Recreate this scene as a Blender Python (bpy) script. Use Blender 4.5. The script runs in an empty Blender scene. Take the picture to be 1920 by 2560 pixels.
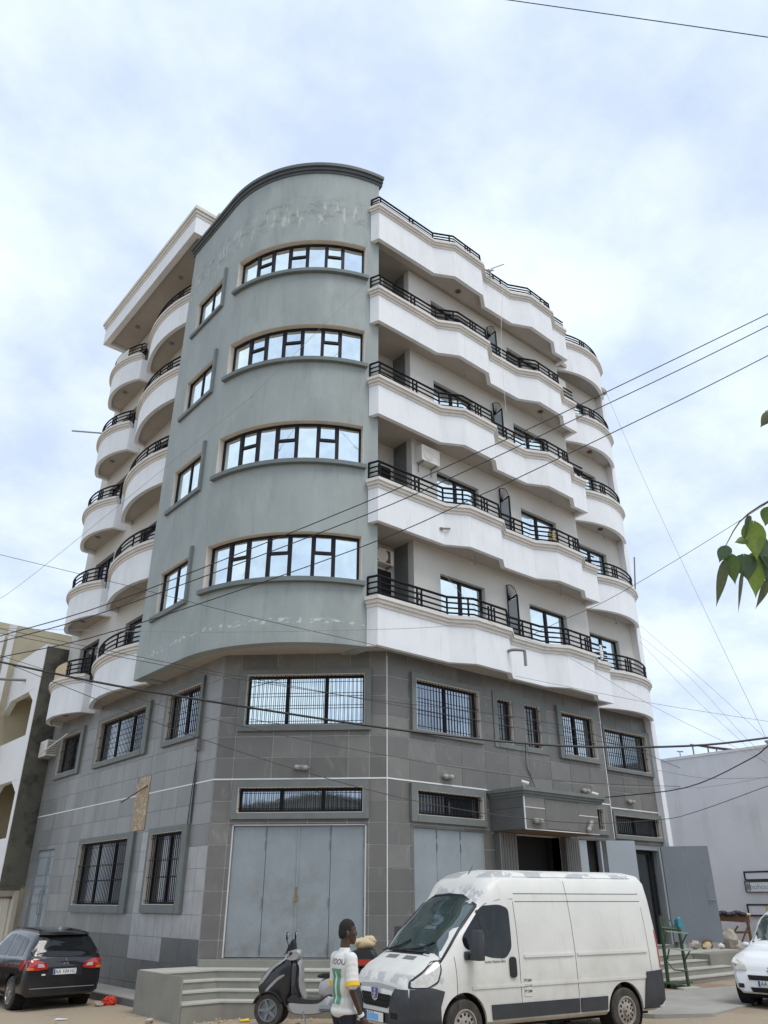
import bpy, bmesh, math, random
from mathutils import Vector, Matrix
random.seed(7)
S = bpy.context.scene
COL = S.collection
R_ = math.radians

# ---------------------------------------------------------------- camera
cam_d = bpy.data.cameras.new('camera'); cam = bpy.data.objects.new('camera', cam_d); COL.objects.link(cam)
cam_d.sensor_fit = 'VERTICAL'; cam_d.sensor_height = 36.0; cam_d.lens = 27.08
cam_d.clip_end = 2000
CAM = Vector((-13.12, -15.406, 2.0)); TH = R_(26.73)
_f2 = Vector((0.6457, 0.7636, 0)); _r = Vector((0.7636, -0.6457, 0))
_fw = _f2 * math.cos(TH) + Vector((0, 0, math.sin(TH))); _up = _r.cross(_fw)
cam.matrix_world = Matrix(((_r.x, _up.x, -_fw.x, CAM.x), (_r.y, _up.y, -_fw.y, CAM.y), (_r.z, _up.z, -_fw.z, CAM.z), (0, 0, 0, 1)))
S.camera = cam

# ---------------------------------------------------------------- light
SUN_AZ_VEC = Vector((0.05, -0.78)); SUN_EL = R_(62)
W = bpy.data.worlds.new('World'); S.world = W; W.use_nodes = True
nt = W.node_tree; nt.nodes.clear()
def N(t, **k):
    n = nt.nodes.new(t)
    for a, b in k.items(): setattr(n, a, b)
    return n
sky = N('ShaderNodeTexSky', sky_type='NISHITA', sun_disc=False, sun_elevation=SUN_EL,
        sun_rotation=math.atan2(SUN_AZ_VEC.x, SUN_AZ_VEC.y))
bg1 = N('ShaderNodeBackground'); bg1.inputs[1].default_value = 0.13
bg2 = N('ShaderNodeBackground'); bg2.inputs[1].default_value = 1.0
tc = N('ShaderNodeTexCoord'); sep = N('ShaderNodeSeparateXYZ')
zc = N('ShaderNodeMath', operation='ABSOLUTE'); za = N('ShaderNodeMath', operation='ADD'); za.inputs[1].default_value = 0.35
dx = N('ShaderNodeMath', operation='DIVIDE'); dy = N('ShaderNodeMath', operation='DIVIDE'); cmb = N('ShaderNodeCombineXYZ')
n1 = N('ShaderNodeTexNoise'); n1.inputs['Scale'].default_value = 1.7; n1.inputs['Detail'].default_value = 7; n1.inputs['Roughness'].default_value = 0.55; n1.inputs['Distortion'].default_value = 0.4
n2 = N('ShaderNodeTexNoise'); n2.inputs['Scale'].default_value = 3.6; n2.inputs['Detail'].default_value = 10; n2.inputs['Roughness'].default_value = 0.58
r1 = N('ShaderNodeValToRGB'); r2 = N('ShaderNodeValToRGB')
r1.color_ramp.elements[0].position = 0.30; r1.color_ramp.elements[0].color = (0.78,) * 3 + (1,)
r1.color_ramp.elements[1].position = 0.60; r1.color_ramp.elements[1].color = (1, 1, 1, 1)
r2.color_ramp.elements[0].position = 0.36; r2.color_ramp.elements[0].color = (0.56, 0.665, 0.85, 1)
r2.color_ramp.elements[1].position = 0.60; r2.color_ramp.elements[1].color = (0.775, 0.87, 0.95, 1)
mx = N('ShaderNodeMixShader'); out = N('ShaderNodeOutputWorld')
L_ = nt.links.new
L_(tc.outputs['Generated'], sep.inputs[0]); L_(sep.outputs[2], zc.inputs[0]); L_(zc.outputs[0], za.inputs[0])
L_(sep.outputs[0], dx.inputs[0]); L_(za.outputs[0], dx.inputs[1]); L_(sep.outputs[1], dy.inputs[0]); L_(za.outputs[0], dy.inputs[1])
L_(dx.outputs[0], cmb.inputs[0]); L_(dy.outputs[0], cmb.inputs[1])
L_(cmb.outputs[0], n1.inputs['Vector']); L_(cmb.outputs[0], n2.inputs['Vector'])
L_(n1.outputs[0], r1.inputs[0]); L_(n2.outputs[0], r2.inputs[0]); L_(r2.outputs[0], bg2.inputs[0])
L_(sky.outputs[0], bg1.inputs[0]); L_(r1.outputs[0], mx.inputs[0]); L_(bg1.outputs[0], mx.inputs[1]); L_(bg2.outputs[0], mx.inputs[2]); L_(mx.outputs[0], out.inputs[0])

sd = bpy.data.lights.new('sun', 'SUN'); sd.energy = 1.5; sd.angle = R_(25); sd.color = (1.0, 0.96, 0.9)
sun = bpy.data.objects.new('sun', sd); COL.objects.link(sun)
_d = Vector((SUN_AZ_VEC.x, SUN_AZ_VEC.y, 0)).normalized() * math.cos(SUN_EL) + Vector((0, 0, math.sin(SUN_EL)))
sun.rotation_euler = _d.to_track_quat('Z', 'Y').to_euler()
sun.location = (0, -10, 40)
vs = S.view_settings; vs.view_transform = 'Standard'; vs.look = 'None'; vs.exposure = 0.33; vs.gamma = 1; vs.use_curve_mapping = False

# ---------------------------------------------------------------- materials
def mat(name, col, rough=0.6, metal=0.0, var=0.0, vscale=3.0, vcol=None, stretch=(1, 1, 1), bump=0.0, bscale=40.0,
        spec=0.5, coat=0.0, layers=(), sub=0.0):
    """noise-varied principled material in object coordinates; layers: extra stains with a shape of their own"""
    m = bpy.data.materials.new(name); m.use_nodes = True
    t = m.node_tree; b = t.nodes['Principled BSDF']; lk = t.links.new
    b.inputs['Roughness'].default_value = rough; b.inputs['Metallic'].default_value = metal
    b.inputs['Specular IOR Level'].default_value = spec; b.inputs['Coat Weight'].default_value = coat
    b.inputs['Coat Roughness'].default_value = 0.08
    b.inputs['Base Color'].default_value = (*col, 1)
    if not (var or bump or layers): return m
    co = t.nodes.new('ShaderNodeNewGeometry'); mp = t.nodes.new('ShaderNodeMapping')
    mp.inputs['Scale'].default_value = stretch; lk(co.outputs['Position'], mp.inputs[0])
    cur = None
    if var:
        nz = t.nodes.new('ShaderNodeTexNoise'); nz.inputs['Scale'].default_value = vscale; nz.inputs['Detail'].default_value = 6; nz.inputs['Roughness'].default_value = 0.6
        lk(mp.outputs[0], nz.inputs['Vector'])
        rp = t.nodes.new('ShaderNodeMapRange'); rp.inputs[1].default_value = 0.32; rp.inputs[2].default_value = 0.72
        lk(nz.outputs[0], rp.inputs[0])
        mi = t.nodes.new('ShaderNodeMix'); mi.data_type = 'RGBA'
        v2 = vcol if vcol else tuple(c * (1 - var) for c in col)
        mi.inputs[6].default_value = (*col, 1); mi.inputs[7].default_value = (*v2, 1)
        lk(rp.outputs[0], mi.inputs[0]); cur = mi.outputs[2]
    for ly in layers:
        # ly: dict(col, scale, lo, hi, stretch, z=(z0,z1,soft) or None, amt)
        mp2 = t.nodes.new('ShaderNodeMapping'); mp2.inputs['Scale'].default_value = ly.get('stretch', (1, 1, 1)); lk(co.outputs['Position'], mp2.inputs[0])
        nz = t.nodes.new('ShaderNodeTexNoise'); nz.inputs['Scale'].default_value = ly['scale']; nz.inputs['Detail'].default_value = ly.get('detail', 5); nz.inputs['Roughness'].default_value = 0.65
        nz.inputs['Distortion'].default_value = ly.get('dist', 0)
        lk(mp2.outputs[0], nz.inputs['Vector'])
        rp = t.nodes.new('ShaderNodeMapRange'); rp.inputs[1].default_value = ly['lo']; rp.inputs[2].default_value = ly['hi']; rp.inputs[4].default_value = ly.get('amt', 1)
        lk(nz.outputs[0], rp.inputs[0]); fac = rp.outputs[0]
        for ax in ('x', 'y', 'z'):
            if ax in ly:
                sp = t.nodes.new('ShaderNodeSeparateXYZ'); lk(co.outputs['Position'], sp.inputs[0])
                z0, z1, sf = ly[ax]
                for (p, q) in ((z0 - sf, z0), (z1 + sf, z1)):
                    r = t.nodes.new('ShaderNodeMapRange'); r.inputs[1].default_value = p; r.inputs[2].default_value = q
                    lk(sp.outputs['xyz'.index(ax)], r.inputs[0])
                    mu = t.nodes.new('ShaderNodeMath'); mu.operation = 'MULTIPLY'; lk(fac, mu.inputs[0]); lk(r.outputs[0], mu.inputs[1]); fac = mu.outputs[0]
        mi = t.nodes.new('ShaderNodeMix'); mi.data_type = 'RGBA'
        if cur: lk(cur, mi.inputs[6])
        else: mi.inputs[6].default_value = (*col, 1)
        mi.inputs[7].default_value = (*ly['col'], 1); lk(fac, mi.inputs[0]); cur = mi.outputs[2]
    if cur: lk(cur, b.inputs['Base Color'])
    if bump:
        nb = t.nodes.new('ShaderNodeTexNoise'); nb.inputs['Scale'].default_value = bscale; nb.inputs['Detail'].default_value = 4
        lk(co.outputs['Position'], nb.inputs['Vector'])
        bp = t.nodes.new('ShaderNodeBump'); bp.inputs['Strength'].default_value = bump; bp.inputs['Distance'].default_value = 0.02
        lk(nb.outputs[0], bp.inputs['Height']); lk(bp.outputs[0], b.inputs['Normal'])
    return m

M = {}
M['bay'] = mat('bay_paint', (0.345, 0.38, 0.372), 0.75, var=0.2, vscale=0.9, stretch=(1, 1, 0.5), bump=0.15, bscale=30, layers=[
    dict(col=(0.17, 0.195, 0.185), scale=2.6, lo=0.55, hi=0.78, stretch=(1, 1, 0.22), amt=0.45),
    dict(col=(0.19, 0.21, 0.205), scale=8, lo=0.58, hi=0.74, stretch=(1, 1, 0.05), amt=0.38), dict(col=(0.44, 0.47, 0.46), scale=1.3, lo=0.52, hi=0.7, stretch=(1, 1, 0.35), detail=8, amt=0.35),
    dict(col=(0.12, 0.14, 0.13), scale=2.2, lo=0.5, hi=0.66, stretch=(1, 1, 1.6), z=(23.0, 23.6, 0.5), amt=0.55),
    dict(col=(0.62, 0.62, 0.55), scale=3.2, lo=0.57, hi=0.62, stretch=(1.6, 1.6, 0.35), z=(22.75, 23.45, 0.25), amt=0.5),
    dict(col=(0.66, 0.70, 0.68), scale=6.0, lo=0.53, hi=0.58, stretch=(0.7, 0.7, 1.6), z=(8.43, 8.5, 0.07), amt=0.7)])
M['bay_trim'] = mat('bay_trim_paint', (0.165, 0.19, 0.19), 0.7, var=0.2, vscale=2.0)
M['cornice'] = mat('cornice_paint', (0.10, 0.115, 0.125), 0.65, var=0.25, vscale=2.0)
M['white'] = mat('white_paint', (0.80, 0.81, 0.835), 0.7, var=0.08, vscale=0.9, bump=0.06, bscale=25, layers=[
    dict(col=(0.60, 0.59, 0.56), scale=2.4, lo=0.52, hi=0.8, stretch=(1, 1, 0.14), amt=0.55), dict(col=(0.50, 0.48, 0.44), scale=7, lo=0.58, hi=0.75, stretch=(1, 1, 0.10), amt=0.35)])
M['cream'] = mat('moulding_paint', (0.69, 0.655, 0.61), 0.7, var=0.14, vscale=1.6, layers=[
    dict(col=(0.42, 0.38, 0.33), scale=3.5, lo=0.58, hi=0.8, stretch=(1, 1, 0.5), amt=0.55)])
M['reveal'] = mat('reveal_paint', (0.72, 0.65, 0.57), 0.75, var=0.12, vscale=3)
M['soffit'] = mat('soffit_plaster', (0.47, 0.43, 0.39), 0.8, var=0.15, vscale=1.2, layers=[dict(col=(0.40, 0.35, 0.29), scale=1.6, lo=0.6, hi=0.8, amt=0.5)])
M['wallcream'] = mat('upper_wall_paint', (0.60, 0.58, 0.545), 0.75, var=0.1, vscale=1.0, layers=[dict(col=(0.52, 0.48, 0.42), scale=2.0, lo=0.6, hi=0.85, stretch=(1, 1, 0.25), amt=0.4)])
TILE = []
for i, k in enumerate((1.0, 0.84, 1.16, 0.93)):
    TILE.append(mat('stone_tile_%d' % i, (0.178 * k, 0.170 * k, 0.158 * k), 0.42, var=0.15, vscale=1.3 + 0.4 * i, stretch=(1, 1, 1.3), layers=[
        dict(col=(0.29 * k, 0.28 * k, 0.26 * k), scale=1.5 + .3 * i, lo=0.56, hi=0.70, stretch=(1, 1, 0.5), dist=2.4, detail=9, amt=0.55),
        dict(col=(0.075, 0.075, 0.075), scale=0.5, lo=0.45, hi=0.75, detail=8, amt=0.30), dict(col=(0.20, 0.155, 0.105), scale=2.5, lo=0.35, hi=0.7, detail=8, z=(-.3, .75, .5), amt=0.5)]))
TILE_L = []  # left wall tiles: grey paler than TILE, to paint in their reflection
for i, k in enumerate((1.0, 0.9, 1.08)):
    TILE_L.append(mat('sheen_tile_%d' % i, (0.245 * k, 0.245 * k, 0.24 * k), 0.38, var=0.25, vscale=0.9 + .3 * i, stretch=(1, 1, 0.6), layers=[
        dict(col=(0.35, 0.345, 0.335), scale=1.6, lo=0.5, hi=0.75, stretch=(1, 1, 0.2), amt=0.5)]))
M['tile_dark'] = mat('plinth_tile', (0.14, 0.142, 0.14), 0.42, var=0.3, vscale=1.1, layers=[dict(col=(0.22, 0.18, 0.13), scale=2.5, lo=0.40, hi=0.7, detail=8, z=(-.3, .2, .4), amt=0.5), dict(col=(0.2, 0.2, 0.195), scale=1.5, lo=.5, hi=.75, stretch=(1, 1, .3), amt=.5)])
M['tile_new'] = mat('replacement_tile', (0.42, 0.415, 0.415), 0.4, var=0.25, vscale=2.2)
M['grout'] = mat('grout', (0.62, 0.61, 0.59), 0.85, var=0.2, vscale=2)
M['grout_l'] = mat('grout_grey', (0.34, 0.34, 0.33), 0.85, var=0.2, vscale=2)
M['strip'] = mat('white_strip', (0.80, 0.80, 0.79), 0.6)
M['surround'] = mat('surround_paint', (0.175, 0.19, 0.182), 0.65, var=0.22, vscale=2.2, layers=[dict(col=(0.30, 0.30, 0.27), scale=4, lo=0.6, hi=0.8, amt=0.4)])
M['dark'] = mat('dark_frame', (0.016, 0.014, 0.018), 0.5, spec=0.2)
M['rail'] = mat('railing_paint', (0.008, 0.008, 0.011), 0.55, spec=0.15)
M['bar'] = mat('grille_iron', (0.009, 0.009, 0.011), 0.6, spec=0.15)
M['glass'] = mat('mirror_glass', (0.80, 0.90, 0.94), 0.03, metal=1.0, bump=0.10, bscale=1.1, var=.18, vscale=2.5)
M['glass_low'] = mat('tinted_glass', (0.016, 0.02, 0.024), 0.05, spec=1.0, coat=0.6)
M['glass_mid'] = mat('film_glass', (0.42, 0.47, 0.52), 0.04, metal=1.0, bump=0.10, bscale=1.1, var=.25, vscale=1.4)
M['gate'] = mat('gate_paint', (0.30, 0.335, 0.355), 0.5, var=0.18, vscale=1.2, bump=0.5, bscale=1.6, layers=[
    dict(col=(0.22, 0.25, 0.27), scale=1.7, lo=0.5, hi=0.8, stretch=(1, 1, 0.5), amt=0.5), dict(col=(0.17, 0.14, 0.10), scale=3.5, lo=0.38, hi=0.7, detail=8, z=(0.7, 1.0, 0.45), amt=0.55), dict(col=(0.16, 0.10, 0.06), scale=14, lo=0.66, hi=0.72, detail=6, amt=0.5),
    dict(col=(0.19, 0.15, 0.10), scale=3.0, lo=0.45, hi=0.7, x=(-2.2, -1.3, 0.5), z=(1.5, 2.3, 0.6), amt=0.42)])
M['gate_lt'] = mat('gate_paint_pale', (0.36, 0.395, 0.43), 0.5, var=0.1, vscale=1.2)
M['gate_dk'] = mat('gate_paint_slate', (0.215, 0.24, 0.265), 0.5, var=0.1, vscale=1.2, layers=[dict(col=(0.12, 0.13, 0.15), scale=5, lo=0.62, hi=0.7, stretch=(1, 1, .4), amt=0.5)])
M['brass'] = mat('padlock_brass', (0.35, 0.24, 0.08), 0.4, metal=0.6)
M['hinge'] = mat('hinge_steel', (0.20, 0.22, 0.24), 0.5, metal=0.4)
M['osb'] = mat('chipboard', (0.46, 0.34, 0.21), 0.8, var=0.35, vscale=14, stretch=(1, 1, 1), bump=0.3, bscale=30, layers=[dict(col=(0.62, 0.55, 0.44), scale=9, lo=0.5, hi=0.6, amt=0.7)])
M['black'] = mat('interior_dark', (0.012, 0.011, 0.010), 0.8)
M['step'] = mat('step_tile', (0.27, 0.262, 0.225), 0.5, var=0.2, vscale=2.0, layers=[dict(col=(0.16, 0.15, 0.12), scale=3, lo=0.55, hi=0.8, amt=0.5)])
M['tread'] = mat('tread_tile', (0.50, 0.485, 0.43), 0.5, var=0.2, vscale=2.5)
M['concrete'] = mat('concrete', (0.36, 0.345, 0.31), 0.85, var=0.25, vscale=1.2, bump=0.3, bscale=20)
M['kerb'] = mat('kerb_concrete', (0.15, 0.15, 0.148), 0.85, var=0.3, vscale=2)
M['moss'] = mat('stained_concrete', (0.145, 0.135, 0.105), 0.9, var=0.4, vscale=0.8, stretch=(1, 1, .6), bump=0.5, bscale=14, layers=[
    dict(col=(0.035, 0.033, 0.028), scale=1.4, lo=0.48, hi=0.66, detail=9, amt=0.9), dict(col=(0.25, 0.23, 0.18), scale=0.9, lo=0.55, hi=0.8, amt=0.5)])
M['nwhite'] = mat('neighbour_white', (0.80, 0.80, 0.80), 0.8, var=0.06, vscale=1)
M['nyellow'] = mat('neighbour_yellow', (0.60, 0.53, 0.38), 0.8, var=0.25, vscale=0.7)
M['nbeige'] = mat('neighbour_beige', (0.55, 0.49, 0.40), 0.8, var=0.15, vscale=1)
M['rwall'] = mat('right_wall_paint', (0.74, 0.74, 0.765), 0.85, var=0.1, vscale=0.35, layers=[
    dict(col=(0.58, 0.58, 0.60), scale=0.7, lo=0.55, hi=0.8, amt=0.5), dict(col=(0.50, 0.48, 0.45), scale=1.6, lo=0.52, hi=0.75, stretch=(1, 1, .15), z=(4.5, 7.2, 1.5), amt=0.45), dict(col=(0.45, 0.41, 0.36), scale=1.3, lo=0.45, hi=0.7, z=(-.3, .7, .6), amt=0.6)])
M['steel'] = mat('galvanised', (0.35, 0.35, 0.35), 0.45, metal=0.7)
M['plastic_w'] = mat('white_plastic', (0.72, 0.70, 0.65), 0.5, var=0.1, vscale=5)
M['plastic_g'] = mat('grey_plastic', (0.22, 0.21, 0.20), 0.5)
M['wire'] = mat('cable_black', (0.012, 0.012, 0.014), 0.5)
M['wire_g'] = mat('cable_grey', (0.24, 0.24, 0.26), 0.6)
M['ground'] = mat('sandy_ground', (0.345, 0.26, 0.17), 0.95, var=0.4, vscale=0.45, vcol=(0.31, 0.265, 0.205), bump=0.7, bscale=9, layers=[
    dict(col=(0.20, 0.165, 0.125), scale=1.1, lo=0.56, hi=0.72, detail=8, amt=0.7), dict(col=(0.50, 0.42, 0.31), scale=5.0, lo=0.58, hi=0.7, detail=8, amt=0.5),
    dict(col=(0.22, 0.14, 0.09), scale=0.9, lo=0.42, hi=0.6, x=(4, 14, 1.5), y=(-6, -2.3, 0.6), amt=0.6)])
M['stone'] = mat('rubble_stone', (0.44, 0.40, 0.34), 0.9, var=0.3, vscale=4, bump=0.4, bscale=12)
M['rubber'] = mat('tyre_rubber', (0.028, 0.026, 0.024), 0.85, var=0.4, vscale=8, vcol=(0.075, 0.065, 0.052))
M['liner'] = mat('arch_liner', (0.008, 0.008, 0.008), 0.9)
M['chrome'] = mat('chrome', (0.75, 0.75, 0.76), 0.12, metal=1)
M['alloy'] = mat('alloy', (0.55, 0.55, 0.56), 0.28, metal=0.9)
M['rimsteel'] = mat('dirty_steel_rim', (0.42, 0.38, 0.33), 0.6, metal=0.3, var=0.4, vscale=12)
M['blackplastic'] = mat('bumper_plastic', (0.042, 0.045, 0.051), 0.6, var=0.35, vscale=4, layers=[dict(col=(0.07, 0.07, 0.07), scale=3, lo=0.58, hi=0.8, amt=0.5)])
M['lampshade'] = mat('lamp_shade', (0.42, 0.40, 0.36), 0.6, var=0.3, vscale=20)
M['trim'] = mat('black_trim', (0.012, 0.012, 0.015), 0.4)
M['vanwhite'] = mat('van_paint', (0.70, 0.69, 0.65), 0.45, var=0.12, vscale=1.1, coat=0.12, bump=0.5, bscale=2.2, layers=[
    dict(col=(0.42, 0.385, 0.32), scale=1.6, lo=0.40, hi=0.80, detail=8, z=(0.2, 0.75, 0.55), amt=0.7),
    dict(col=(0.45, 0.43, 0.39), scale=5.0, lo=0.56, hi=0.72, detail=8, stretch=(1, 1, 0.25), amt=0.4),
    dict(col=(0.36, 0.365, 0.38), scale=2.2, lo=0.50, hi=0.515, detail=9, dist=0.5, stretch=(1, 1, 0.5), z=(2.36, 2.44, 0.03), amt=0.9),
    dict(col=(0.40, 0.405, 0.41), scale=3.0, lo=0.50, hi=0.515, detail=9, stretch=(1, 1, 0.45), x=(-2.75, -2.2, 0.1), z=(1.98, 2.16, 0.10), amt=0.9),
    dict(col=(0.40, 0.405, 0.41), scale=4.0, lo=0.52, hi=0.535, detail=9, x=(-4.2, -3.55, 0.05), z=(0.86, 0.955, 0.03), amt=0.9)])
M['blackpaint'] = mat('black_car_paint', (0.008, 0.009, 0.014), 0.18, spec=0.5, coat=0.6, var=0.3, vscale=3, vcol=(0.018, 0.017, 0.016))
M['carwhite'] = mat('white_car_paint', (0.80, 0.81, 0.83), 0.3, coat=0.6, var=0.04, vscale=2, layers=[dict(col=(0.5, 0.46, 0.4), scale=4, lo=0.5, hi=0.8, z=(-.1, .3, .15), amt=.5)])
M['carglass'] = mat('car_glass', (0.010, 0.012, 0.014), 0.05, spec=0.5)
M['windscreen'] = mat('windscreen_glass', (0.045, 0.075, 0.075), 0.05, spec=1.0, coat=1.0, var=0.5, vscale=1.4)
M['lamp_red'] = mat('tail_lamp_red', (0.45, 0.018, 0.014), 0.15, coat=1.0)
M['lamp_amber'] = mat('tail_lamp_amber', (0.6, 0.16, 0.02), 0.15, coat=1)
M['lamp_clear'] = mat('lamp_clear', (0.62, 0.61, 0.56), 0.25, coat=0.8, var=0.35, vscale=14)
M['plate'] = mat('plate_white', (0.72, 0.72, 0.70), 0.4)
M['plateblue'] = mat('plate_blue', (0.03, 0.07, 0.35), 0.4)
M['skyblue'] = mat('plate_sky_blue', (0.16, 0.40, 0.78), 0.4)
M['ink'] = mat('ink_black', (0.015, 0.015, 0.018), 0.6)
M['skin'] = mat('skin_dark', (0.068, 0.033, 0.022), 0.5, var=0.25, vscale=9)
M['hair'] = mat('hair_black', (0.012, 0.010, 0.009), 0.85, bump=0.5, bscale=180)
M['shirt'] = mat('shirt_white', (0.72, 0.71, 0.68), 0.85, var=0.12, vscale=5, bump=1.0, bscale=7)
M['shirt_y'] = mat('cuff_yellow', (0.80, 0.50, 0.03), 0.8)
M['shirt_g'] = mat('print_green', (0.10, 0.30, 0.19), 0.8)
M['trouser'] = mat('trouser_navy', (0.012, 0.013, 0.022), 0.85, var=0.3, vscale=9)
M['greenpaint'] = mat('green_paint', (0.05, 0.09, 0.045), 0.55, var=0.3, vscale=6)
M['greentop'] = mat('worn_green_board', (0.36, 0.42, 0.36), 0.6, var=0.25, vscale=6)
M['bluebag'] = mat('blue_sack', (0.06, 0.27, 0.33), 0.6, var=0.3, vscale=9)
M['redbag'] = mat('red_plastic_bag', (0.62, 0.05, 0.02), 0.4, bump=0.5, bscale=30)
M['tan'] = mat('cream_sack', (0.62, 0.49, 0.30), 0.8, var=0.2, vscale=12, bump=0.4, bscale=30)
M['wood'] = mat('old_wood', (0.17, 0.095, 0.05), 0.8, var=0.4, vscale=6, stretch=(1, 1, 6))
M['tarp'] = mat('dark_tarp', (0.03, 0.028, 0.04), 0.6, bump=0.5, bscale=9)
M['rust'] = mat('rusty_sheet', (0.13, 0.06, 0.045), 0.8, var=0.4, vscale=4)
M['leaf'] = [mat('leaf_green_%d' % i, c, 0.45, var=0.3, vscale=30) for i, c in enumerate(((0.11, 0.19, 0.03), (0.085, 0.14, 0.065), (0.19, 0.28, 0.02), (0.11, 0.125, 0.045)))]
for m_ in M['leaf']:
    t_ = m_.node_tree; b_ = t_.nodes['Principled BSDF']; tr_ = t_.nodes.new('ShaderNodeBsdfTranslucent'); mx_ = t_.nodes.new('ShaderNodeMixShader'); mx_.inputs[0].default_value = 0.45
    t_.links.new(b_.inputs['Base Color'].links[0].from_socket, tr_.inputs[0]); t_.links.new(b_.outputs[0], mx_.inputs[1]); t_.links.new(tr_.outputs[0], mx_.inputs[2]); t_.links.new(mx_.outputs[0], t_.nodes['Material Output'].inputs[0])
M['bark'] = mat('bark', (0.16, 0.12, 0.08), 0.9, var=0.4, vscale=10)
M['scoot_w'] = mat('scooter_silver', (0.42, 0.42, 0.43), 0.3, metal=0.3, coat=0.5, var=.15, vscale=6)
M['scoot_b'] = mat('scooter_black', (0.018, 0.019, 0.023), 0.35, coat=0.4, var=0.4, vscale=5)

# ---------------------------------------------------------------- mesh helpers
class MB:
    def __init__(s, T=None): s.v = []; s.f = []; s.T = T
    def add(s, vs, fs):
        o = len(s.v)
        s.v += [tuple(s.T @ Vector(p)) if s.T else tuple(p) for p in vs]
        s.f += [tuple(i + o for i in f) for f in fs]
        return s
    def hexa(s, p8):   # p8: 4 bottom ring, 4 top ring
        return s.add(p8, [(3, 2, 1, 0), (4, 5, 6, 7), (0, 1, 5, 4), (1, 2, 6, 5), (2, 3, 7, 6), (3, 0, 4, 7)])
    def box(s, x0, x1, y0, y1, z0, z1):
        return s.hexa([(x0, y0, z0), (x1, y0, z0), (x1, y1, z0), (x0, y1, z0), (x0, y0, z1), (x1, y0, z1), (x1, y1, z1), (x0, y1, z1)])
    def prism(s, poly, z0, z1):
        n = len(poly); v = [(*p, z0) for p in poly] + [(*p, z1) for p in poly]
        return s.add(v, [tuple(range(n - 1, -1, -1)), tuple(range(n, 2 * n))] + [(i, (i + 1) % n, n + (i + 1) % n, n + i) for i in range(n)])
    def rings(s, rs, closed=True, cap=True):   # list of equally long point rings
        n = len(rs[0]); v = [p for r in rs for p in r]; f = []
        for k in range(len(rs) - 1):
            for i in range(n if closed else n - 1):
                j = (i + 1) % n; f.append((k * n + i, k * n + j, (k + 1) * n + j, (k + 1) * n + i))
        if cap and closed: f += [tuple(range(n - 1, -1, -1)), tuple((len(rs) - 1) * n + i for i in range(n))]
        return s.add(v, f)
    def tube(s, pts, r, n=6, r1=None):
        pts = [Vector(p) for p in pts]; rs = []; up = Vector((0, 0, 1)); m = len(pts)
        for i, p in enumerate(pts):
            d = (pts[min(i + 1, m - 1)] - pts[max(i - 1, 0)]).normalized()
            a = d.cross(up)
            if a.length < 0.05: a = d.cross(Vector((0, 1, 0)))
            a.normalize(); b = a.cross(d); rr = r if r1 is None else r + (r1 - r) * i / (m - 1)
            rs.append([tuple(p + (a * math.cos(2 * math.pi * k / n) + b * math.sin(2 * math.pi * k / n)) * rr) for k in range(n)])
        return s.rings(rs)
    def bar(s, p, q, w, h=None):   # square bar
        return s.tube([p, q], (w if h is None else max(w, h)) * .7071, 4)
    def lathe(s, prof, c, axis, n=24, cap=True):  # prof: (r, t) along axis through c
        c = Vector(c); ax = Vector(axis).normalized(); a = ax.cross(Vector((0, 0, 1)))
        if a.length < 0.05: a = Vector((1, 0, 0))
        a.normalize(); b = ax.cross(a)
        return s.rings([[tuple(c + ax * t + (a * math.cos(2 * math.pi * k / n) + b * math.sin(2 * math.pi * k / n)) * r) for k in range(n)] for r, t in prof], True, cap)
    def ball(s, c, r, nu=10, nv=7, rot=None):
        c = Vector(c); r = (r,) * 3 if not hasattr(r, '__len__') else r; rs = []
        for j in range(1, nv):
            ph = math.pi * j / nv
            ring = []
            for i in range(nu):
                q = Vector((r[0] * math.sin(ph) * math.cos(2 * math.pi * i / nu), r[1] * math.sin(ph) * math.sin(2 * math.pi * i / nu), r[2] * math.cos(ph)))
                if rot: q = rot @ q
                ring.append(tuple(c + q))
            rs.append(ring)
        top = Vector((0, 0, r[2])); bot = -top
        if rot: top = rot @ top; bot = rot @ bot
        o = len(rs) * nu
        v = [p for g in rs for p in g] + [tuple(c + top), tuple(c + bot)]; f = []
        for k in range(len(rs) - 1):
            for i in range(nu): f.append((k * nu + i, k * nu + (i + 1) % nu, (k + 1) * nu + (i + 1) % nu, (k + 1) * nu + i))
        f += [(o, (i + 1) % nu, i) for i in range(nu)] + [(o + 1, (len(rs) - 1) * nu + i, (len(rs) - 1) * nu + (i + 1) % nu) for i in range(nu)]
        return s.add(v, f)
    def mesh(s, name, smooth=None):
        me = bpy.data.meshes.new(name); me.from_pydata(s.v, [], s.f)
        bm = bmesh.new(); bm.from_mesh(me); bmesh.ops.recalc_face_normals(bm, faces=bm.faces); bm.to_mesh(me); bm.free()
        if smooth is not None: shade(me, smooth)
        return me
    def build(s, name, m, parent=None, smooth=None):
        me = s.mesh(name, smooth); me.materials.append(M[m] if isinstance(m, str) else m)
        return link(name, me, parent)

def shade(me, ang=35):
    for p in me.polygons: p.use_smooth = True
    me.set_sharp_from_angle(angle=R_(ang))

def link(name, me, parent=None):
    o = bpy.data.objects.new(name, me); COL.objects.link(o)
    if parent is not None: o.parent = parent
    return o

def tag(o, label=None, cat=None, group=None, kind=None):
    if label: o['label'] = label
    if cat: o['category'] = cat
    if group: o['group'] = group
    if kind: o['kind'] = kind
    return o

def empty(name, loc=(0, 0, 0), rz=0):
    o = bpy.data.objects.new(name, None); COL.objects.link(o); o.location = loc; o.rotation_euler = (0, 0, rz); o.empty_display_size = .2
    return o

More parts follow.
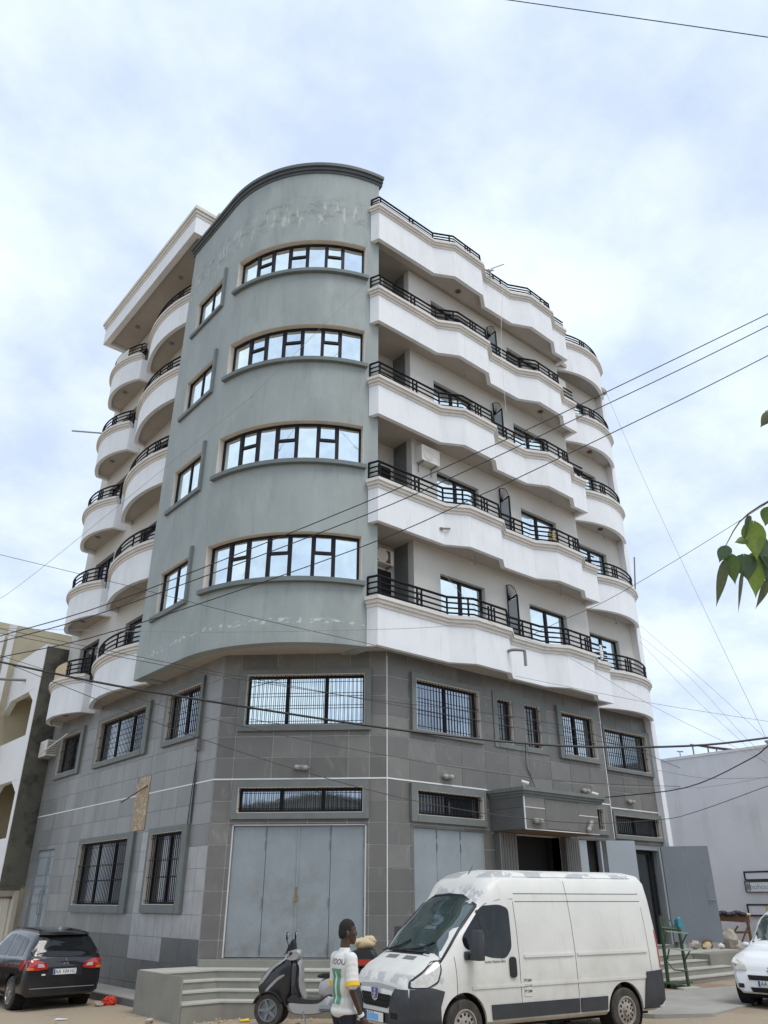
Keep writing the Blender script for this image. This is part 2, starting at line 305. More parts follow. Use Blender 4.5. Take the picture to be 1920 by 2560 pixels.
def evaluated(o):
    """replace an object's mesh by its modified mesh"""
    dg = bpy.context.evaluated_depsgraph_get(); dg.update()
    me = bpy.data.meshes.new_from_object(o.evaluated_get(dg), depsgraph=dg)
    o.modifiers.clear(); old = o.data; o.data = me
    bpy.data.meshes.remove(old)
    return o

def text_mesh(body, size, extrude=0.0):
    c = bpy.data.curves.new('t', 'FONT'); c.body = body; c.size = size; c.extrude = extrude; c.align_x = 'CENTER'; c.align_y = 'CENTER'; c.resolution_u = 3
    o = bpy.data.objects.new('t', c); COL.objects.link(o)
    dg = bpy.context.evaluated_depsgraph_get(); dg.update()
    me = bpy.data.meshes.new_from_object(o.evaluated_get(dg), depsgraph=dg)
    bpy.data.objects.remove(o); bpy.data.curves.remove(c)
    return me

def text_obj(name, body, size, m, parent, T, sx=1.0):
    me = text_mesh(body, size, 0.001); me.transform(T @ Matrix.Diagonal((sx, 1, 1, 1)))
    me.materials.append(M[m]); return link(name, me, parent)

def catmull(pts, n=6):
    pts = [Vector(p) for p in pts]
    if len(pts) < 3: return pts
    out = []
    for i in range(len(pts) - 1):
        p0 = pts[max(i - 1, 0)]; p1 = pts[i]; p2 = pts[i + 1]; p3 = pts[min(i + 2, len(pts) - 1)]
        for k in range(n):
            t = k / n
            out.append(0.5 * ((2 * p1) + (p2 - p0) * t + (2 * p0 - 5 * p1 + 4 * p2 - p3) * t * t + (3 * p1 - p0 - 3 * p2 + p3) * t ** 3))
    out.append(pts[-1]); return out

def offset_poly(pl, o):
    """open polyline moved by o to the right of its direction"""
    res = []; n = len(pl)
    for i in range(n):
        ns = []
        for a, b in ((i - 1, i), (i, i + 1)):
            if a < 0 or b >= n: continue
            d = Vector((pl[b][0] - pl[a][0], pl[b][1] - pl[a][1])).normalized(); ns.append(Vector((d.y, -d.x)))
        m = ns[0] if len(ns) == 1 else (ns[0] + ns[1]).normalized()
        k = 1.0 if len(ns) == 1 else 1.0 / max(0.35, m.dot(ns[0]))
        res.append((pl[i][0] + m.x * o * k, pl[i][1] + m.y * o * k))
    return res

def ringband(mb, pl, o0, o1, z0, z1):
    A = offset_poly(pl, o1); B = offset_poly(pl, o0)
    return mb.rings([[(*a, z0), (*a, z1), (*b, z1), (*b, z0)] for a, b in zip(A, B)])

def arc3(p, q, sag, n=18):
    """points from p to q bulging to the right of pq by sag"""
    p = Vector(p); q = Vector(q); d = (q - p); c = d.length; d.normalize(); nr = Vector((d.y, -d.x))
    r = ((c / 2) ** 2 + sag ** 2) / (2 * sag); cen = (p + q) / 2 - nr * (r - sag); a = math.asin(min(1, c / 2 / r))
    return [tuple(cen + nr * (r * math.cos(t)) + d * (r * math.sin(t))) for t in [-a + 2 * a * i / n for i in range(n + 1)]]

def gz(u, v):
    return -0.1 + 0.1 * math.tanh((u + 1) / 4)
# ================================================================ ground
def make_ground():
    us = sorted(set([-400, -200, -100, -60, -40, 40, 60, 100, 200, 400] + [-30 + i * 0.75 for i in range(81)]))
    vs_ = sorted(set([-300, -150, -80, -50, 50, 80, 150, 300, 500] + [-30 + i * 0.75 for i in range(81)]))
    rnd = random.Random(3); mb = MB(); v = []; nu = len(us)
    for y in vs_:
        for x in us:
            v.append((x, y, gz(x, y) + (rnd.uniform(-.02, .02) if abs(x) < 31 and abs(y) < 31 else 0)))
    f = [(j * nu + i, j * nu + i + 1, (j + 1) * nu + i + 1, (j + 1) * nu + i) for j in range(len(vs_) - 1) for i in range(nu - 1)]
    mb.add(v, f); return tag(mb.build('ground', 'ground', None, 60), kind='structure')
make_ground()
apron = MB(); pts = [(2.2, -5.35), (3.2, -6.0), (5.0, -5.75), (8.5, -5.2), (8.6, -3.6), (6.4, -3.15), (4.0, -3.3), (1.5, -4.0)]
apron.prism(pts, -0.12, 0.035); tag(apron.build('pavement', 'concrete'), kind='structure')

# ================================================================ the apartment building
BLD = empty('apartment_building', (0, 0, 0))
tag(BLD, 'six storey corner building with grey rounded bay, white balconies and dark stone tiled base', 'building')
FH = 3.575; Z0 = 7.88
def lev(k): return Z0 + FH * k

class Frame:
    def __init__(s, O, d, n): s.O = Vector(O); s.d = Vector(d).normalized(); s.n = Vector(n).normalized(); \
        s.T = Matrix(((s.d.x, s.n.x, 0, s.O.x), (s.d.y, s.n.y, 0, s.O.y), (0, 0, 1, 0), (0, 0, 0, 1)))
    def P(s, a, o, z): return s.T @ Vector((a, o, z))
FL = Frame((-3.16, 0), (0, 1), (-1, 0)); FC = Frame((0, 0), (-3.156, 3.045), (-.6943, -.7197))
FR = Frame((0, 0), (1, 0), (0, -1)); FE = Frame((0, .5), (1, 0), (0, -1))

def cut(rects, h):
    out = []
    for (a, b, c, d) in rects:
        if h[0] >= b or h[1] <= a or h[2] >= d or h[3] <= c: out.append((a, b, c, d)); continue
        if h[0] > a: out.append((a, h[0], c, d))
        if h[1] < b: out.append((h[1], b, c, d))
        x0, x1 = max(a, h[0]), min(b, h[1])
        if h[2] > c: out.append((x0, x1, c, h[2]))
        if h[3] < d: out.append((x0, x1, h[3], d))
    return [r for r in out if r[1] - r[0] > .012 and r[3] - r[2] > .012]

def panel(F, rect, holes, o0, o1, mb=None):
    rs = [rect]
    for h in holes: rs = cut(rs, h)
    mb = mb or MB(F.T)
    for (a, b, c, d) in rs: mb.box(a, b, o0, o1, c, d)
    return mb

COURSE = [-0.45, 0.115, .63, 1.163, 1.68, 2.19, 2.69, 3.2, 3.7, 4.21, 4.73, 5.255, 5.78, 6.28, 6.8, 7.33, 8.0]
WALLTILES = []   # (weight, wall part, frame, rects, material)
def tiled_wall(name, F, s0, s1, joints, opens, surrounds, grout, pick, o_back=-.3):
    w = panel(F, (s0, s1, -.45, 8.05), opens, o_back, 0).build(name, grout, BLD)
    js = [s0] + [j for j in joints if s0 + .15 < j < s1 - .15] + [s1]; g = .005 if grout == 'grout_l' else .009
    for i in range(len(js) - 1):
        for k in range(len(COURSE) - 1):
            z0, z1 = COURSE[k] + g, COURSE[k + 1] - g
            if abs(COURSE[k] - 4.73) < .01: z0 += .014
            if abs(COURSE[k + 1] - 4.73) < .01: z1 -= .014
            c = ((js[i] + js[i + 1]) / 2, (z0 + z1) / 2)
            for sub, m in pick(js[i] + g, js[i + 1] - g, z0, z1):
                rs = [sub]
                for h in list(opens) + list(surrounds): rs = cut(rs, h)
                if not rs: continue
                p = F.P(c[0], 0, c[1]); d = (p - CAM); n3 = Vector((F.n.x, F.n.y, 0))
                ar = sum((r[1] - r[0]) * (r[3] - r[2]) for r in rs)
                WALLTILES.append((ar * abs(d.normalized().dot(n3)) / d.length_squared, w, F, rs, m))
    return w
def strip(F, s0, s1, holes, z=4.73):
    rs = [(s0, s1, z - .016, z + .016)]
    for h in holes: rs = cut(rs, h)
    for (a, b, c, d) in rs: MB(F.T).box(a, b, 0, .02, c, d).build('white_strip', 'strip', BLD)

# openings (s0, s1, z0, z1) / surrounds
C_OPEN = [(.536, 3.783, .8, 3.63), (.585, 3.73, 3.925, 4.525), (.575, 3.72, 6.05, 7.38)]
C_SUR = [(.44, 3.88, 3.78, 4.685), (.405, 3.89, 5.91, 7.52)]
R_OPEN = [(.87, 3.41, .8, 3.63), (.955, 3.39, 3.925, 4.525), (.975, 3.45, 6.05, 7.40), (4.27, 4.9, 6.09, 7.36), (5.49, 6.22, 6.09, 7.36), (7.21, 8.95, 6.07, 7.38),
          (4.5, 6.66, .6, 3.64), (7.3, 8.95, .7, 3.64), (7.6, 8.9, 3.925, 4.56)]
R_SUR = [(.745, 3.5, 3.76, 4.675), (.82, 3.58, 5.94, 7.56), (4.085, 6.51, 5.95, 7.57), (7.03, 9.1, 5.93, 7.56), (3.72, 7.3, 3.6, 4.5), (7.42, 9.09, 3.8, 4.68)]
E_OPEN = [(10.2, 12.77, 6.03, 7.32), (10.2, 12.85, 3.9, 4.51), (10.2, 12.75, .7, 3.64)]
E_SUR = [(10.12, 12.95, 5.92, 7.44), (10.12, 12.95, 3.78, 4.62)]
L_OPEN = [(4.13, 6.12, 6.05, 7.40), (7.63, 11.28, 6.05, 7.39), (13.0, 14.93, 6.08, 7.39), (7.66, 11.3, 1.86, 3.6), (4.33, 6.2, 1.89, 3.61), (13.79, 15.5, .3, 3.57)]
L_SUR = [(4.0, 6.29, 5.92, 7.56), (7.34, 11.43, 5.9, 7.5), (12.72, 15.2, 5.92, 7.55), (7.3, 11.42, 1.67, 3.74), (4.05, 6.32, 1.7, 3.75), (6.79, 7.68, 3.75, 5.23)]

rt = random.Random(11)
def pick_dark(a, b, c, d): return [((a, b, c, d), rt.choice(TILE))]
def pick_left(a, b, c, d):
    if d < .62: return [((a, b, c, d), M['tile_dark'])]
    def new(s, z):
        if 3.05 < s < 4.2 and 1.16 < z < 3.2: return True
        if 6.2 < s < 6.87 and .64 < z < 3.72: return True
        if 4.2 < s < 6.87 and 1.16 < z < 1.72: return True
        if 4.8 < s < 6.87 and .63 < z < 1.17: return True
        return False
    n = 2; res = []
    if any(new(a + (b - a) * (i + .5) / n, (c + d) / 2) for i in range(n)):
        for i in range(n):
            x0, x1 = a + (b - a) * i / n + (.006 if i else 0), a + (b - a) * (i + 1) / n - (.006 if i < n - 1 else 0)
            res.append(((x0, x1, c, d), M['tile_new'] if new((x0 + x1) / 2, (c + d) / 2) else (M['tile_dark'] if d < 1.8 else rt.choice(TILE_L))))
        return res
    return [((a, b, c, d), M['tile_dark'] if d < 1.2 else rt.choice(TILE_L))]

tiled_wall('left_wall', FL, 3.045, 16.2, [3.06 + .955 * i for i in range(15)], L_OPEN, L_SUR, 'grout_l', pick_left)
tiled_wall('corner_wall', FC, 0, 4.385, [.437, .98, 1.96, 2.94, 3.93], C_OPEN, C_SUR, 'grout', pick_dark)
tiled_wall('right_wall', FR, 0, 9.42, [.75 + .965 * i for i in range(10)], R_OPEN, R_SUR, 'grout', pick_dark)
tiled_wall('right_wall', FE, 9.42, 13.05, [10.12 + .945 * i for i in range(4)], E_OPEN, E_SUR, 'grout', pick_dark)
WALLTILES.sort(key=lambda t: -t[0]); rest = {}
for i, (wt, w, F, rs, m) in enumerate(WALLTILES):
    if i < 300:
        mb = MB(F.T)
        for (a, b, c, d) in rs: mb.box(a, b, .0015, .013, c, d)
        mb.build('tile', m, w)
    else: rest.setdefault(w, []).append((F, rs, m))
for w, lst in rest.items():
    byM = {}
    for F, rs, m in lst: byM.setdefault(m.name, (m, MB(F.T)))[1].__class__
    for F, rs, m in lst:
        for (a, b, c, d) in rs: byM[m.name][1].box(a, b, .0015, .013, c, d)
    for nme, (m, mb) in byM.items(): tag(mb.build('tile_field', m, w), kind='stuff')
strip(FL, 3.045, 16.2, [(6.79, 7.68, 4, 5.3)]); strip(FC, 0, 4.385, []); strip(FR, 0, 9.42, [(3.6, 7.45, 4, 5)]); strip(FE, 9.42, 13.05, [])
cs = MB(); cs.box(-.012, .006, -.022, -.004, -.3, 7.86); cs.build('corner_strip', 'strip', BLD)
MB(FR.T).box(9.4, 9.425, -.0, .02, 3.7, 7.86).build('corner_strip', 'strip', BLD)
# return of the projecting part and building flanks
MB().box(9.1, 9.42, .3, .55, -.45, 7.86).build('return_wall', TILE[0], BLD)
MB().box(12.95, 13.22, .25, 12, -.45, 22.3).build('end_wall', 'white', BLD)
MB().box(-2.86, 12.95, 11.75, 12.0, -.45, 22.3).build('rear_wall', 'white', BLD)
MB().box(-2.9, 0, 15.95, 16.19, -.45, 25.6).build('end_wall', 'wallcream', BLD)
MB(FL.T).box(6.8, 7.67, 0, .03, 3.76, 5.05).build('chipboard_patch', 'osb', BLD)
pb = MB(FL.T); pb.prism([(6.8, .0), (7.45, .0), (7.45, .03), (6.8, .03)], 5.05, 5.22); pb.build('chipboard_patch', 'osb', BLD)
MB(FL.T).tube([(7.9, .35, 4.55), (6.9, .04, 4.95)], .018, 5).build('rod', 'wood', BLD)

def window(F, sur, op, n, glass, bars=True, sill=True, proud=.10, mull=None, parent=BLD, vb=.115):
    s0, s1, z0, z1 = sur; a, b, c, d = op
    w = MB(F.T)
    w.box(s0, a, 0, proud, z0, z1).box(b, s1, 0, proud, z0, z1).box(a, b, 0, proud, d, z1).box(a, b, 0, proud + .012, z0, c)
    w = w.build('window', 'surround', parent)
    r = MB(F.T); t = .012
    r.box(a, a + t, -.16, proud - .006, c, d).box(b - t, b, -.16, proud - .006, c, d).box(a + t, b - t, -.16, proud - .006, d - t, d).box(a + t, b - t, -.16, proud - .006, c, c + t)
    r.build('reveal', 'reveal', w)
    ms = mull or [a + (b - a) * i / n for i in range(1, n)]
    fr = MB(F.T); e = .055
    fr.box(a + t, a + t + e, -.15, -.09, c + t, d - t).box(b - t - e, b - t, -.15, -.09, c + t, d - t)
    fr.box(a + t + e, b - t - e, -.15, -.09, d - t - e, d - t).box(a + t + e, b - t - e, -.15, -.09, c + t, c + t + e)
    for m in ms: fr.box(m - .05, m + .05, -.15, -.085, c + t + e, d - t - e)
    fr.build('frame', 'dark', w)
    ed = [a + t + e] + ms + [b - t - e]
    for i in range(len(ed) - 1):
        MB(F.T).box(ed[i] + (.05 if i else 0), ed[i + 1] - (.05 if i < len(ed) - 2 else 0), -.14, -.12, c + t + e, d - t - e).build('pane', glass, w)
    if bars:
        g = MB(F.T); k = int((b - a) / vb)
        for i in range(1, k + 1):
            x = a + (b - a) * i / (k + 1); g.box(x - .007, x + .007, .03, .044, c - .01, d + .01)
        for z in [c + .1, c + (d - c) * .38, c + (d - c) * .62, d - .12] if d - c > .8 else [c + .1, d - .1]: g.box(a, b, .045, .057, z - .007, z + .007)
        g.build('grille', 'bar', w)
    return w
window(FC, C_SUR[0], C_OPEN[1], 3, 'glass_mid', mull=[1.6, 2.65]); window(FC, C_SUR[1], C_OPEN[2], 3, 'glass', mull=[1.6, 2.64])
window(FR, R_SUR[0], R_OPEN[1], 2, 'glass_low'); window(FR, R_SUR[1], R_OPEN[2], 2, 'glass_mid'); window(FR, R_SUR[3], R_OPEN[5], 2, 'glass_mid')
window(FR, R_SUR[5], R_OPEN[8], 2, 'glass_low')
# twin narrow windows share a surround
tw = window(FR, (4.085, 5.2, 5.95, 7.57), R_OPEN[3], 1, 'glass_low', vb=.14, proud=.04); tw2 = window(FR, (5.202, 6.51, 5.95, 7.57), R_OPEN[4], 1, 'glass_low', vb=.14, proud=.04)
MB(FR.T).box(4.95, 5.45, .041, .05, 6.1, 7.35).build('infill_tile', TILE[1], BLD)
window(FE, E_SUR[0], E_OPEN[0], 2, 'glass_mid'); window(FE, E_SUR[1], E_OPEN[1], 2, 'glass_low')
window(FL, L_SUR[0], L_OPEN[0], 2, 'glass_mid'); window(FL, L_SUR[1], L_OPEN[1], 3, 'glass_mid'); window(FL, L_SUR[2], L_OPEN[2], 2, 'glass_low')
window(FL, L_SUR[3], L_OPEN[3], 3, 'glass_low'); window(FL, L_SUR[4], L_OPEN[4], 2, 'glass_low')

# ---------------- metal gates
def leaf(F, a, b, c, d, o, m='gate', hinges=(), name='gate_leaf'):
    g = MB(F.T).box(a + .006, b - .006, o - .03, o, c, d).build(name, m, BLD)
    for (s, zz) in hinges:
        MB(F.T).tube([(s, o + .012, zz - .09), (s, o + .012, zz + .09)], .014, 6).build('hinge', 'hinge', g)
    return g
fs = [.54, 1.368, 2.157, 2.955, 3.78]
hz = [3.5, 3.2, 1.95, 1.0]
for i in range(4): leaf(FC, fs[i], fs[i + 1], .82, 3.62, -.03, 'gate', [(fs[i] + .012, z) for z in hz] if i != 2 else [])
MB(FC.T).box(2.13, 2.185, -.029, -.015, .83, 3.61).build('gate_rib', 'gate', BLD)
pl = MB(FC.T); pl.box(2.12, 2.19, -.012, .02, 1.98, 2.07).tube([(2.135, .005, 2.07), (2.14, .005, 2.12), (2.17, .005, 2.12), (2.175, .005, 2.07)], .008, 5).tube([(2.16, .0, 2.15), (2.16, .0, 2.28)], .02, 6); pl.build('padlock', 'brass', BLD)
MB(FC.T).box(.50, .536, -.2, .02, .8, 3.66).box(3.783, 3.82, -.2, .02, .8, 3.66).box(.5, 3.82, -.2, .02, 3.63, 3.66).build('gate_frame', 'grout', BLD)
gr = [.87, 1.682, 2.536, 3.41]
for i in range(3): leaf(FR, gr[i], gr[i + 1], .82, 3.62, -.03, 'gate', [(gr[i] + .012, z) for z in hz])
# double door in the left wall
dl = MB(FL.T).box(13.8, 15.49, -.12, -.08, .3, 3.56).build('door', 'gate', BLD)
for (a, b) in ((13.83, 14.33), (14.40, 15.46)):
    MB(FL.T).box(a, b, -.08, -.055, .35, 3.5).build('door_leaf', 'gate', dl)
    w_ = b - a
    for (c, d) in ((.5, 1.9), (2.15, 2.45), (2.75, 3.35)):
        p = MB(FL.T); i = .07
        p.box(a + i, b - i, -.055, -.04, c, c + .035).box(a + i, b - i, -.055, -.04, d - .035, d).box(a + i, a + i + .035, -.055, -.04, c + .035, d - .035).box(b - i - .035, b - i, -.055, -.04, c + .035, d - .035)
        p.build('door_panel', 'gate_dk', dl)
for s in (14.26, 14.47): MB(FL.T).tube([(s, -.02, 1.55), (s, .02, 1.6), (s, .02, 2.25), (s, -.02, 2.3)], .016, 6).build('handle', 'gate_dk', dl)

# ---------------- entrance with canopy
en = MB(); en.box(4.5, 6.66, .55, .6, .55, 3.66).box(4.45, 4.5, 0.01, .55, .55, 3.66).box(6.66, 6.71, .01, .55, .55, 3.66).box(4.5, 6.66, .02, .55, 3.641, 3.66)
en.build('entrance_recess', 'black', BLD)
can = MB().box(3.72, 6.93, -1.23, -.002, 3.66, 4.47).build('canopy', TILE[1], BLD)
for (a, b, c, d, m) in ((3.735, 4.56, 3.675, 4.19, TILE[0]), (3.735, 4.56, 4.215, 4.465, TILE[2]), (6.04, 6.92, 3.675, 4.11, TILE[3]), (6.04, 6.92, 4.135, 4.465, TILE[0])):
    MB().box(a, b, -1.246, -1.231, c, d).build('tile', m, can)
for (c, d) in ((3.675, 4.19), (4.205, 4.465)): MB().box(3.705, 3.719, -1.22, -.01, c, d).build('tile', M['tile_dark'], can)
st = MB(); st.box(3.74, 4.56, -1.249, -1.232, 4.195, 4.212).box(6.04, 6.92, -1.249, -1.232, 4.115, 4.132).box(3.706, 3.732, -1.25, -1.224, 3.66, 4.47).box(3.72, 6.93, -1.24, -1.2, 3.655, 3.672)
st.build('white_strip', 'strip', can)
MB().box(4.57, 6.03, -1.25, -1.231, 3.70, 4.43).build('blank_sign_panel', TILE[3], can)
cm = MB()
for (o, a, b) in ((.03, 4.471, 4.54), (.08, 4.54, 4.61), (.14, 4.61, 4.70)): cm.box(3.72 - o, 7.15 + o, -1.23 - o, -.016, a, b)
cm.build('canopy_cornice', 'surround', can)
MB().box(3.8, 6.9, -1.15, -.02, 3.645, 3.66).build('canopy_soffit', 'wood', can)
for (a, b) in ((3.84, 4.5), (6.68, 7.28)):
    cl = MB().box(a, b, -.20, -.014, .6, 3.64).build('pilaster', TILE[1], BLD)
    n = 6
    for i in range(n):
        x0 = a + (b - a) * i / n; mbf = MB(); mbf.box(x0 + .012, x0 + (b - a) / n - .012, -.235, -.2, .6, 2.62).box(x0 + .012, x0 + (b - a) / n - .012, -.235, -.2, 2.64, 3.64); mbf.build('flute', TILE[3], cl)
    MB().box(a + .002, b - .002, -.21, -.2, .6, 3.63).build('flute_joint', 'grout', cl)
# doorway beside the entrance, and the big gate in the recess
MB().box(7.3, 8.95, .25, .3, .6, 3.64).build('doorway_recess', 'black', BLD)
leaf(FR, 7.3, 7.98, .72, 3.62, -.02, 'gate_lt', [])
MB(FR.T).box(8.62, 8.7, -.12, .0, .7, 3.62).box(8.7, 8.78, -.2, -.1, .7, 3.62).build('door_frame', 'gate_lt', BLD)
def swung(h, q, c, d, m, name='gate_leaf'):
    h = Vector(h); q = Vector(q); dd = (q - h).normalized(); n = Vector((dd.y, -dd.x)); F = Frame(h, dd, n); w = (q - h).length
    g = MB(F.T).box(0, w, -.02, .02, c, d).build(name, m, BLD)
    return F, g, w
swung((8.9, -.02), (9.72, -.5), .74, 3.65, 'gate_lt')
F2, g2, w2 = swung((12.74, .46), (13.66, -.75), .77, 3.64, 'gate_dk')
MB(F2.T).box(w2 * .44, w2 * .45, .02, .024, .8, 3.6).build('leaf_joint', 'gate', g2)
MB(F2.T).tube([(w2 - .22, .05, 2.0), (w2 - .04, .05, 2.0)], .014, 6).build('bolt', 'hinge', g2)
MB(FE.T).box(10.2, 10.28, -.12, .0, .7, 3.64).box(12.62, 12.75, -.12, .02, .7, 3.64).box(10.28, 12.62, -.12, 0, 3.5, 3.64).build('gate_frame', 'gate', BLD)
gd = MB(FE.T).box(10.28, 12.62, -.3, -.26, .7, 3.5).build('glass_door', 'glass_low', BLD)
MB(FE.T).box(10.3, 10.4, -.26, -.22, .7, 3.5).box(11.4, 11.5, -.26, -.22, .7, 3.5).box(12.3, 12.4, -.26, -.22, .7, 3.5).box(10.4, 12.3, -.26, -.22, 3.38, 3.5).build('frame', 'dark', gd)

# ---------------- rounded grey bay
def bayP(s, o=0.0):
    if s <= 3.15: return (-4.05 - o, 7.0 - s)
    t = math.pi + (s - 3.15) / 4.25; return (.2 + (4.25 + o) * math.cos(t), 3.85 + (4.25 + o) * math.sin(t))
S_END = 9.017
def bay_ss(s0, s1):
    r = [s0, s1]
    if s0 < 3.15 < s1: r.append(3.15)
    a = max(s0, 3.15)
    if s1 > a: n = max(1, int((s1 - a) / .22)); r += [a + (s1 - a) * i / n for i in range(n + 1)]
    return sorted(set(round(x, 5) for x in r))
def bbox(mb, s0, s1, o0, o1, z0, z1):
    return mb.rings([[(*bayP(s, o1), z0), (*bayP(s, o1), z1), (*bayP(s, o0), z1), (*bayP(s, o0), z0)] for s in bay_ss(s0, s1)])
SM = (.93, 2.9); CW = (3.795, 8.55); BW = 3.62
zs = [9.65 + BW * k for k in range(4)]
bm_ = MB()
for (a, b, hh) in ((0, SM[0], 0), (SM[0], SM[1], 1.4), (SM[1], CW[0], 0), (CW[0], CW[1], 1.37), (CW[1], S_END, 0)):
    z = 7.88
    segs = []
    if hh:
        for q in zs: segs.append((z, q)); z = q + hh
    segs.append((z, 25.1))
    for (c, d) in segs: bbox(bm_, a, b, -.3, 0, c, d)
bay = bm_.build('bay_wall', 'bay', BLD, 30)
for k, q in enumerate(zs):
    # curved window
    sl = bbox(MB(), CW[0] - .06, CW[1] + .06, -.2, .14, q - .13, q - .004).build('window', 'bay_trim', BLD, 30)
    rv = MB(); t = .012
    bbox(rv, CW[0], CW[1], -.24, -.004, q + 1.37 - t, q + 1.37); bbox(rv, CW[0], CW[0] + t, -.24, -.004, q, q + 1.37 - t); bbox(rv, CW[1] - t, CW[1], -.24, -.004, q, q + 1.37 - t)
    rv.build('reveal', 'reveal', sl, 30)
    g0, g1 = CW[0] + t, CW[1] - t; o0, o1 = -.26, -.19
    fr = MB(); z0, z1 = q, q + 1.37 - t; e = .06
    angs = [-160.2, -151.7, -143.0, -134.5, -125.6, -117.7]
    ms = [3.15 + (180 + a) * math.pi / 180 * 4.25 for a in angs]
    bbox(fr, g0, g1, o0, o1, z0, z0 + e); bbox(fr, g0, g1, o0, o1, z1 - e, z1)
    bbox(fr, g0, g0 + e, o0, o1, z0 + e, z1 - e); bbox(fr, g1 - e, g1, o0, o1, z0 + e, z1 - e)
    for m in ms: bbox(fr, m - .055, m + .055, o0, o1 + .01, z0 + e, z1 - e)
    ed = [g0 + e] + ms + [g1 - e]
    for i in range(7):
        a = ed[i] + (.055 if i else 0); b = ed[i + 1] - (.055 if i < 6 else 0)
        # flat panes between the mullions
        def pane(c, d):
            p0, p1 = bayP(a, -.225), bayP(b, -.225); q0, q1 = bayP(a, -.24), bayP(b, -.24)
            MB().hexa([(*p0, c), (*p1, c), (*q1, c), (*q0, c), (*p0, d), (*p1, d), (*q1, d), (*q0, d)]).build('pane', 'glass', sl)
        if i in (1, 3, 5):
            zm = z0 + (z1 - z0) * .60; bbox(fr, a, b, o0, o1 + .005, zm - .04, zm + .04)
            bbox(fr, a, a + .02, o0, o1, zm + .04, z1 - e); bbox(fr, b - .02, b, o0, o1, zm + .04, z1 - e)
            pane(z0 + e, zm - .04); pane(zm + .04, z1 - e)
        else: pane(z0 + e, z1 - e)
    fr.build('frame', 'dark', sl, 30)
    # small flat window beside it
    w = MB(); bbox(w, SM[0] - .2, SM[1] + .17, -.0, .09, q - .15, q - .004); bbox(w, SM[1] + .05, SM[1] + .17, 0, .085, q, q + 1.62)
    w = w.build('window', 'bay_trim', BLD)
    r = MB(); bbox(r, SM[0], SM[0] + t, -.17, -.004, q, q + 1.4 - t); bbox(r, SM[1] - t, SM[1], -.17, -.004, q, q + 1.4 - t); bbox(r, SM[0], SM[1], -.17, -.004, q + 1.4 - t, q + 1.4)
    r.build('reveal', 'reveal', w)
    f = MB(); a, b = SM[0] + t, SM[1] - t; c, d = q, q + 1.4 - t; m = (a + b) / 2
    for x0, x1 in ((a, a + .06), (m - .035, m + .035), (b - .05, b)): bbox(f, x0, x1, -.18, -.12, c + .055, d - .055)
    bbox(f, a, b, -.18, -.12, c, c + .055); bbox(f, a, b, -.18, -.12, d - .055, d); f.build('frame', 'dark', w)
    for x0, x1 in ((a + .06, m - .035), (m + .035, b - .05)): bbox(MB(), x0, x1, -.17, -.155, c + .055, d - .055).build('pane', 'glass', w)
co = MB()
for (o, a, b) in ((.04, 25.08, 25.19), (.10, 25.19, 25.31), (.17, 25.31, 25.45)): bbox(co, -.15, S_END + .12, -.32, o, a, b)
co.build('cornice', 'cornice', BLD, 30)
ol = [bayP(s, -.02) for s in bay_ss(0, S_END)]
MB().prism(ol + [(-.62, .9), (-2.9, 3.2), (-2.9, 6.98)], 7.95, 8.15).build('bay_soffit', 'soffit', BLD)
MB().prism(ol + [(-.62, .9), (-2.9, 6.98)], 24.6, 24.8).build('bay_roof', 'concrete', BLD)
MB().box(-.9, -.602, -.2, 12, 7.9, 25.08).build('bay_side_wall', 'bay', BLD)
MB().box(-3.75, -2.9, 6.7, 6.98, 7.9, 25.08).build('bay_side_wall', 'bay', BLD)
MB().box(-3.0, -2.7, 3.1, 3.5, 7.5, 7.86).build('beam', TILE[0], BLD)

# ---------------- upper walls
ro = []
for k in range(4):
    for (a, b) in ((2.13, 4.08), (6.24, 8.2)): ro.append((a, b, lev(k) + .32, lev(k) + 2.93))
panel(FR, (1.055, 9.45, 8.06, 22.3), ro, -.25, 0).build('upper_wall', 'wallcream', BLD)
eo = [(10.1, 12.0, lev(k) + .32, lev(k) + 2.9) for k in range(4)]
panel(FE, (9.45, 12.948, 8.06, 22.3), eo, -.25, 0).build('upper_wall', 'wallcream', BLD)
MB().box(9.2, 9.448, .252, .74, 8.06, 22.3).build('upper_wall', 'wallcream', BLD)
MB().box(1.05, 1.25, .252, 1.0, 8.06, 22.3).build('alcove_wall', 'surround', BLD)
MB().box(-.6, 1.049, .87, .998, 8.06, 22.3).build('alcove_wall', 'wallcream', BLD)
MB().box(-.598, 12.95, -.1, 11.8, 22.3, 22.5).build('roof_slab', 'concrete', BLD)
lo = []
for k in range(5):
    lo += [(8.0, 10.6, lev(k) + .32, lev(k) + 2.9), (13.0, 14.9, lev(k) + .32, lev(k) + 2.95)]
panel(FL, (6.98, 16.2, 8.06, 25.7), lo, -.25, 0).build('upper_wall', 'wallcream', BLD)
def slider(F, op, parent=BLD, glass='glass', dep=-.2, n=2):
    a, b, c, d = op; e = .06
    f = MB(F.T); f.box(a, a + e, dep, dep + .06, c, d).box(b - e, b, dep, dep + .06, c, d).box(a + e, b - e, dep, dep + .06, d - e, d).box(a + e, b - e, dep, dep + .06, c, c + e)
    ms = [a + (b - a) * i / n for i in range(1, n)]
    for m in ms: f.box(m - .05, m + .05, dep, dep + .07, c + e, d - e)
    f = f.build('balcony_door', 'dark', parent); ed = [a + e] + ms + [b - e]
    for i in range(n): MB(F.T).box(ed[i] + (.05 if i else 0), ed[i + 1] - (.05 if i < n - 1 else 0), dep + .01, dep + .025, c + e, d - e).build('pane', glass, f)
for o in ro: slider(FR, o)
for o in eo: slider(FE, o)
for o in lo: slider(FL, o, glass='glass_low')
FA = Frame((0, .87), (1, 0), (0, -1))
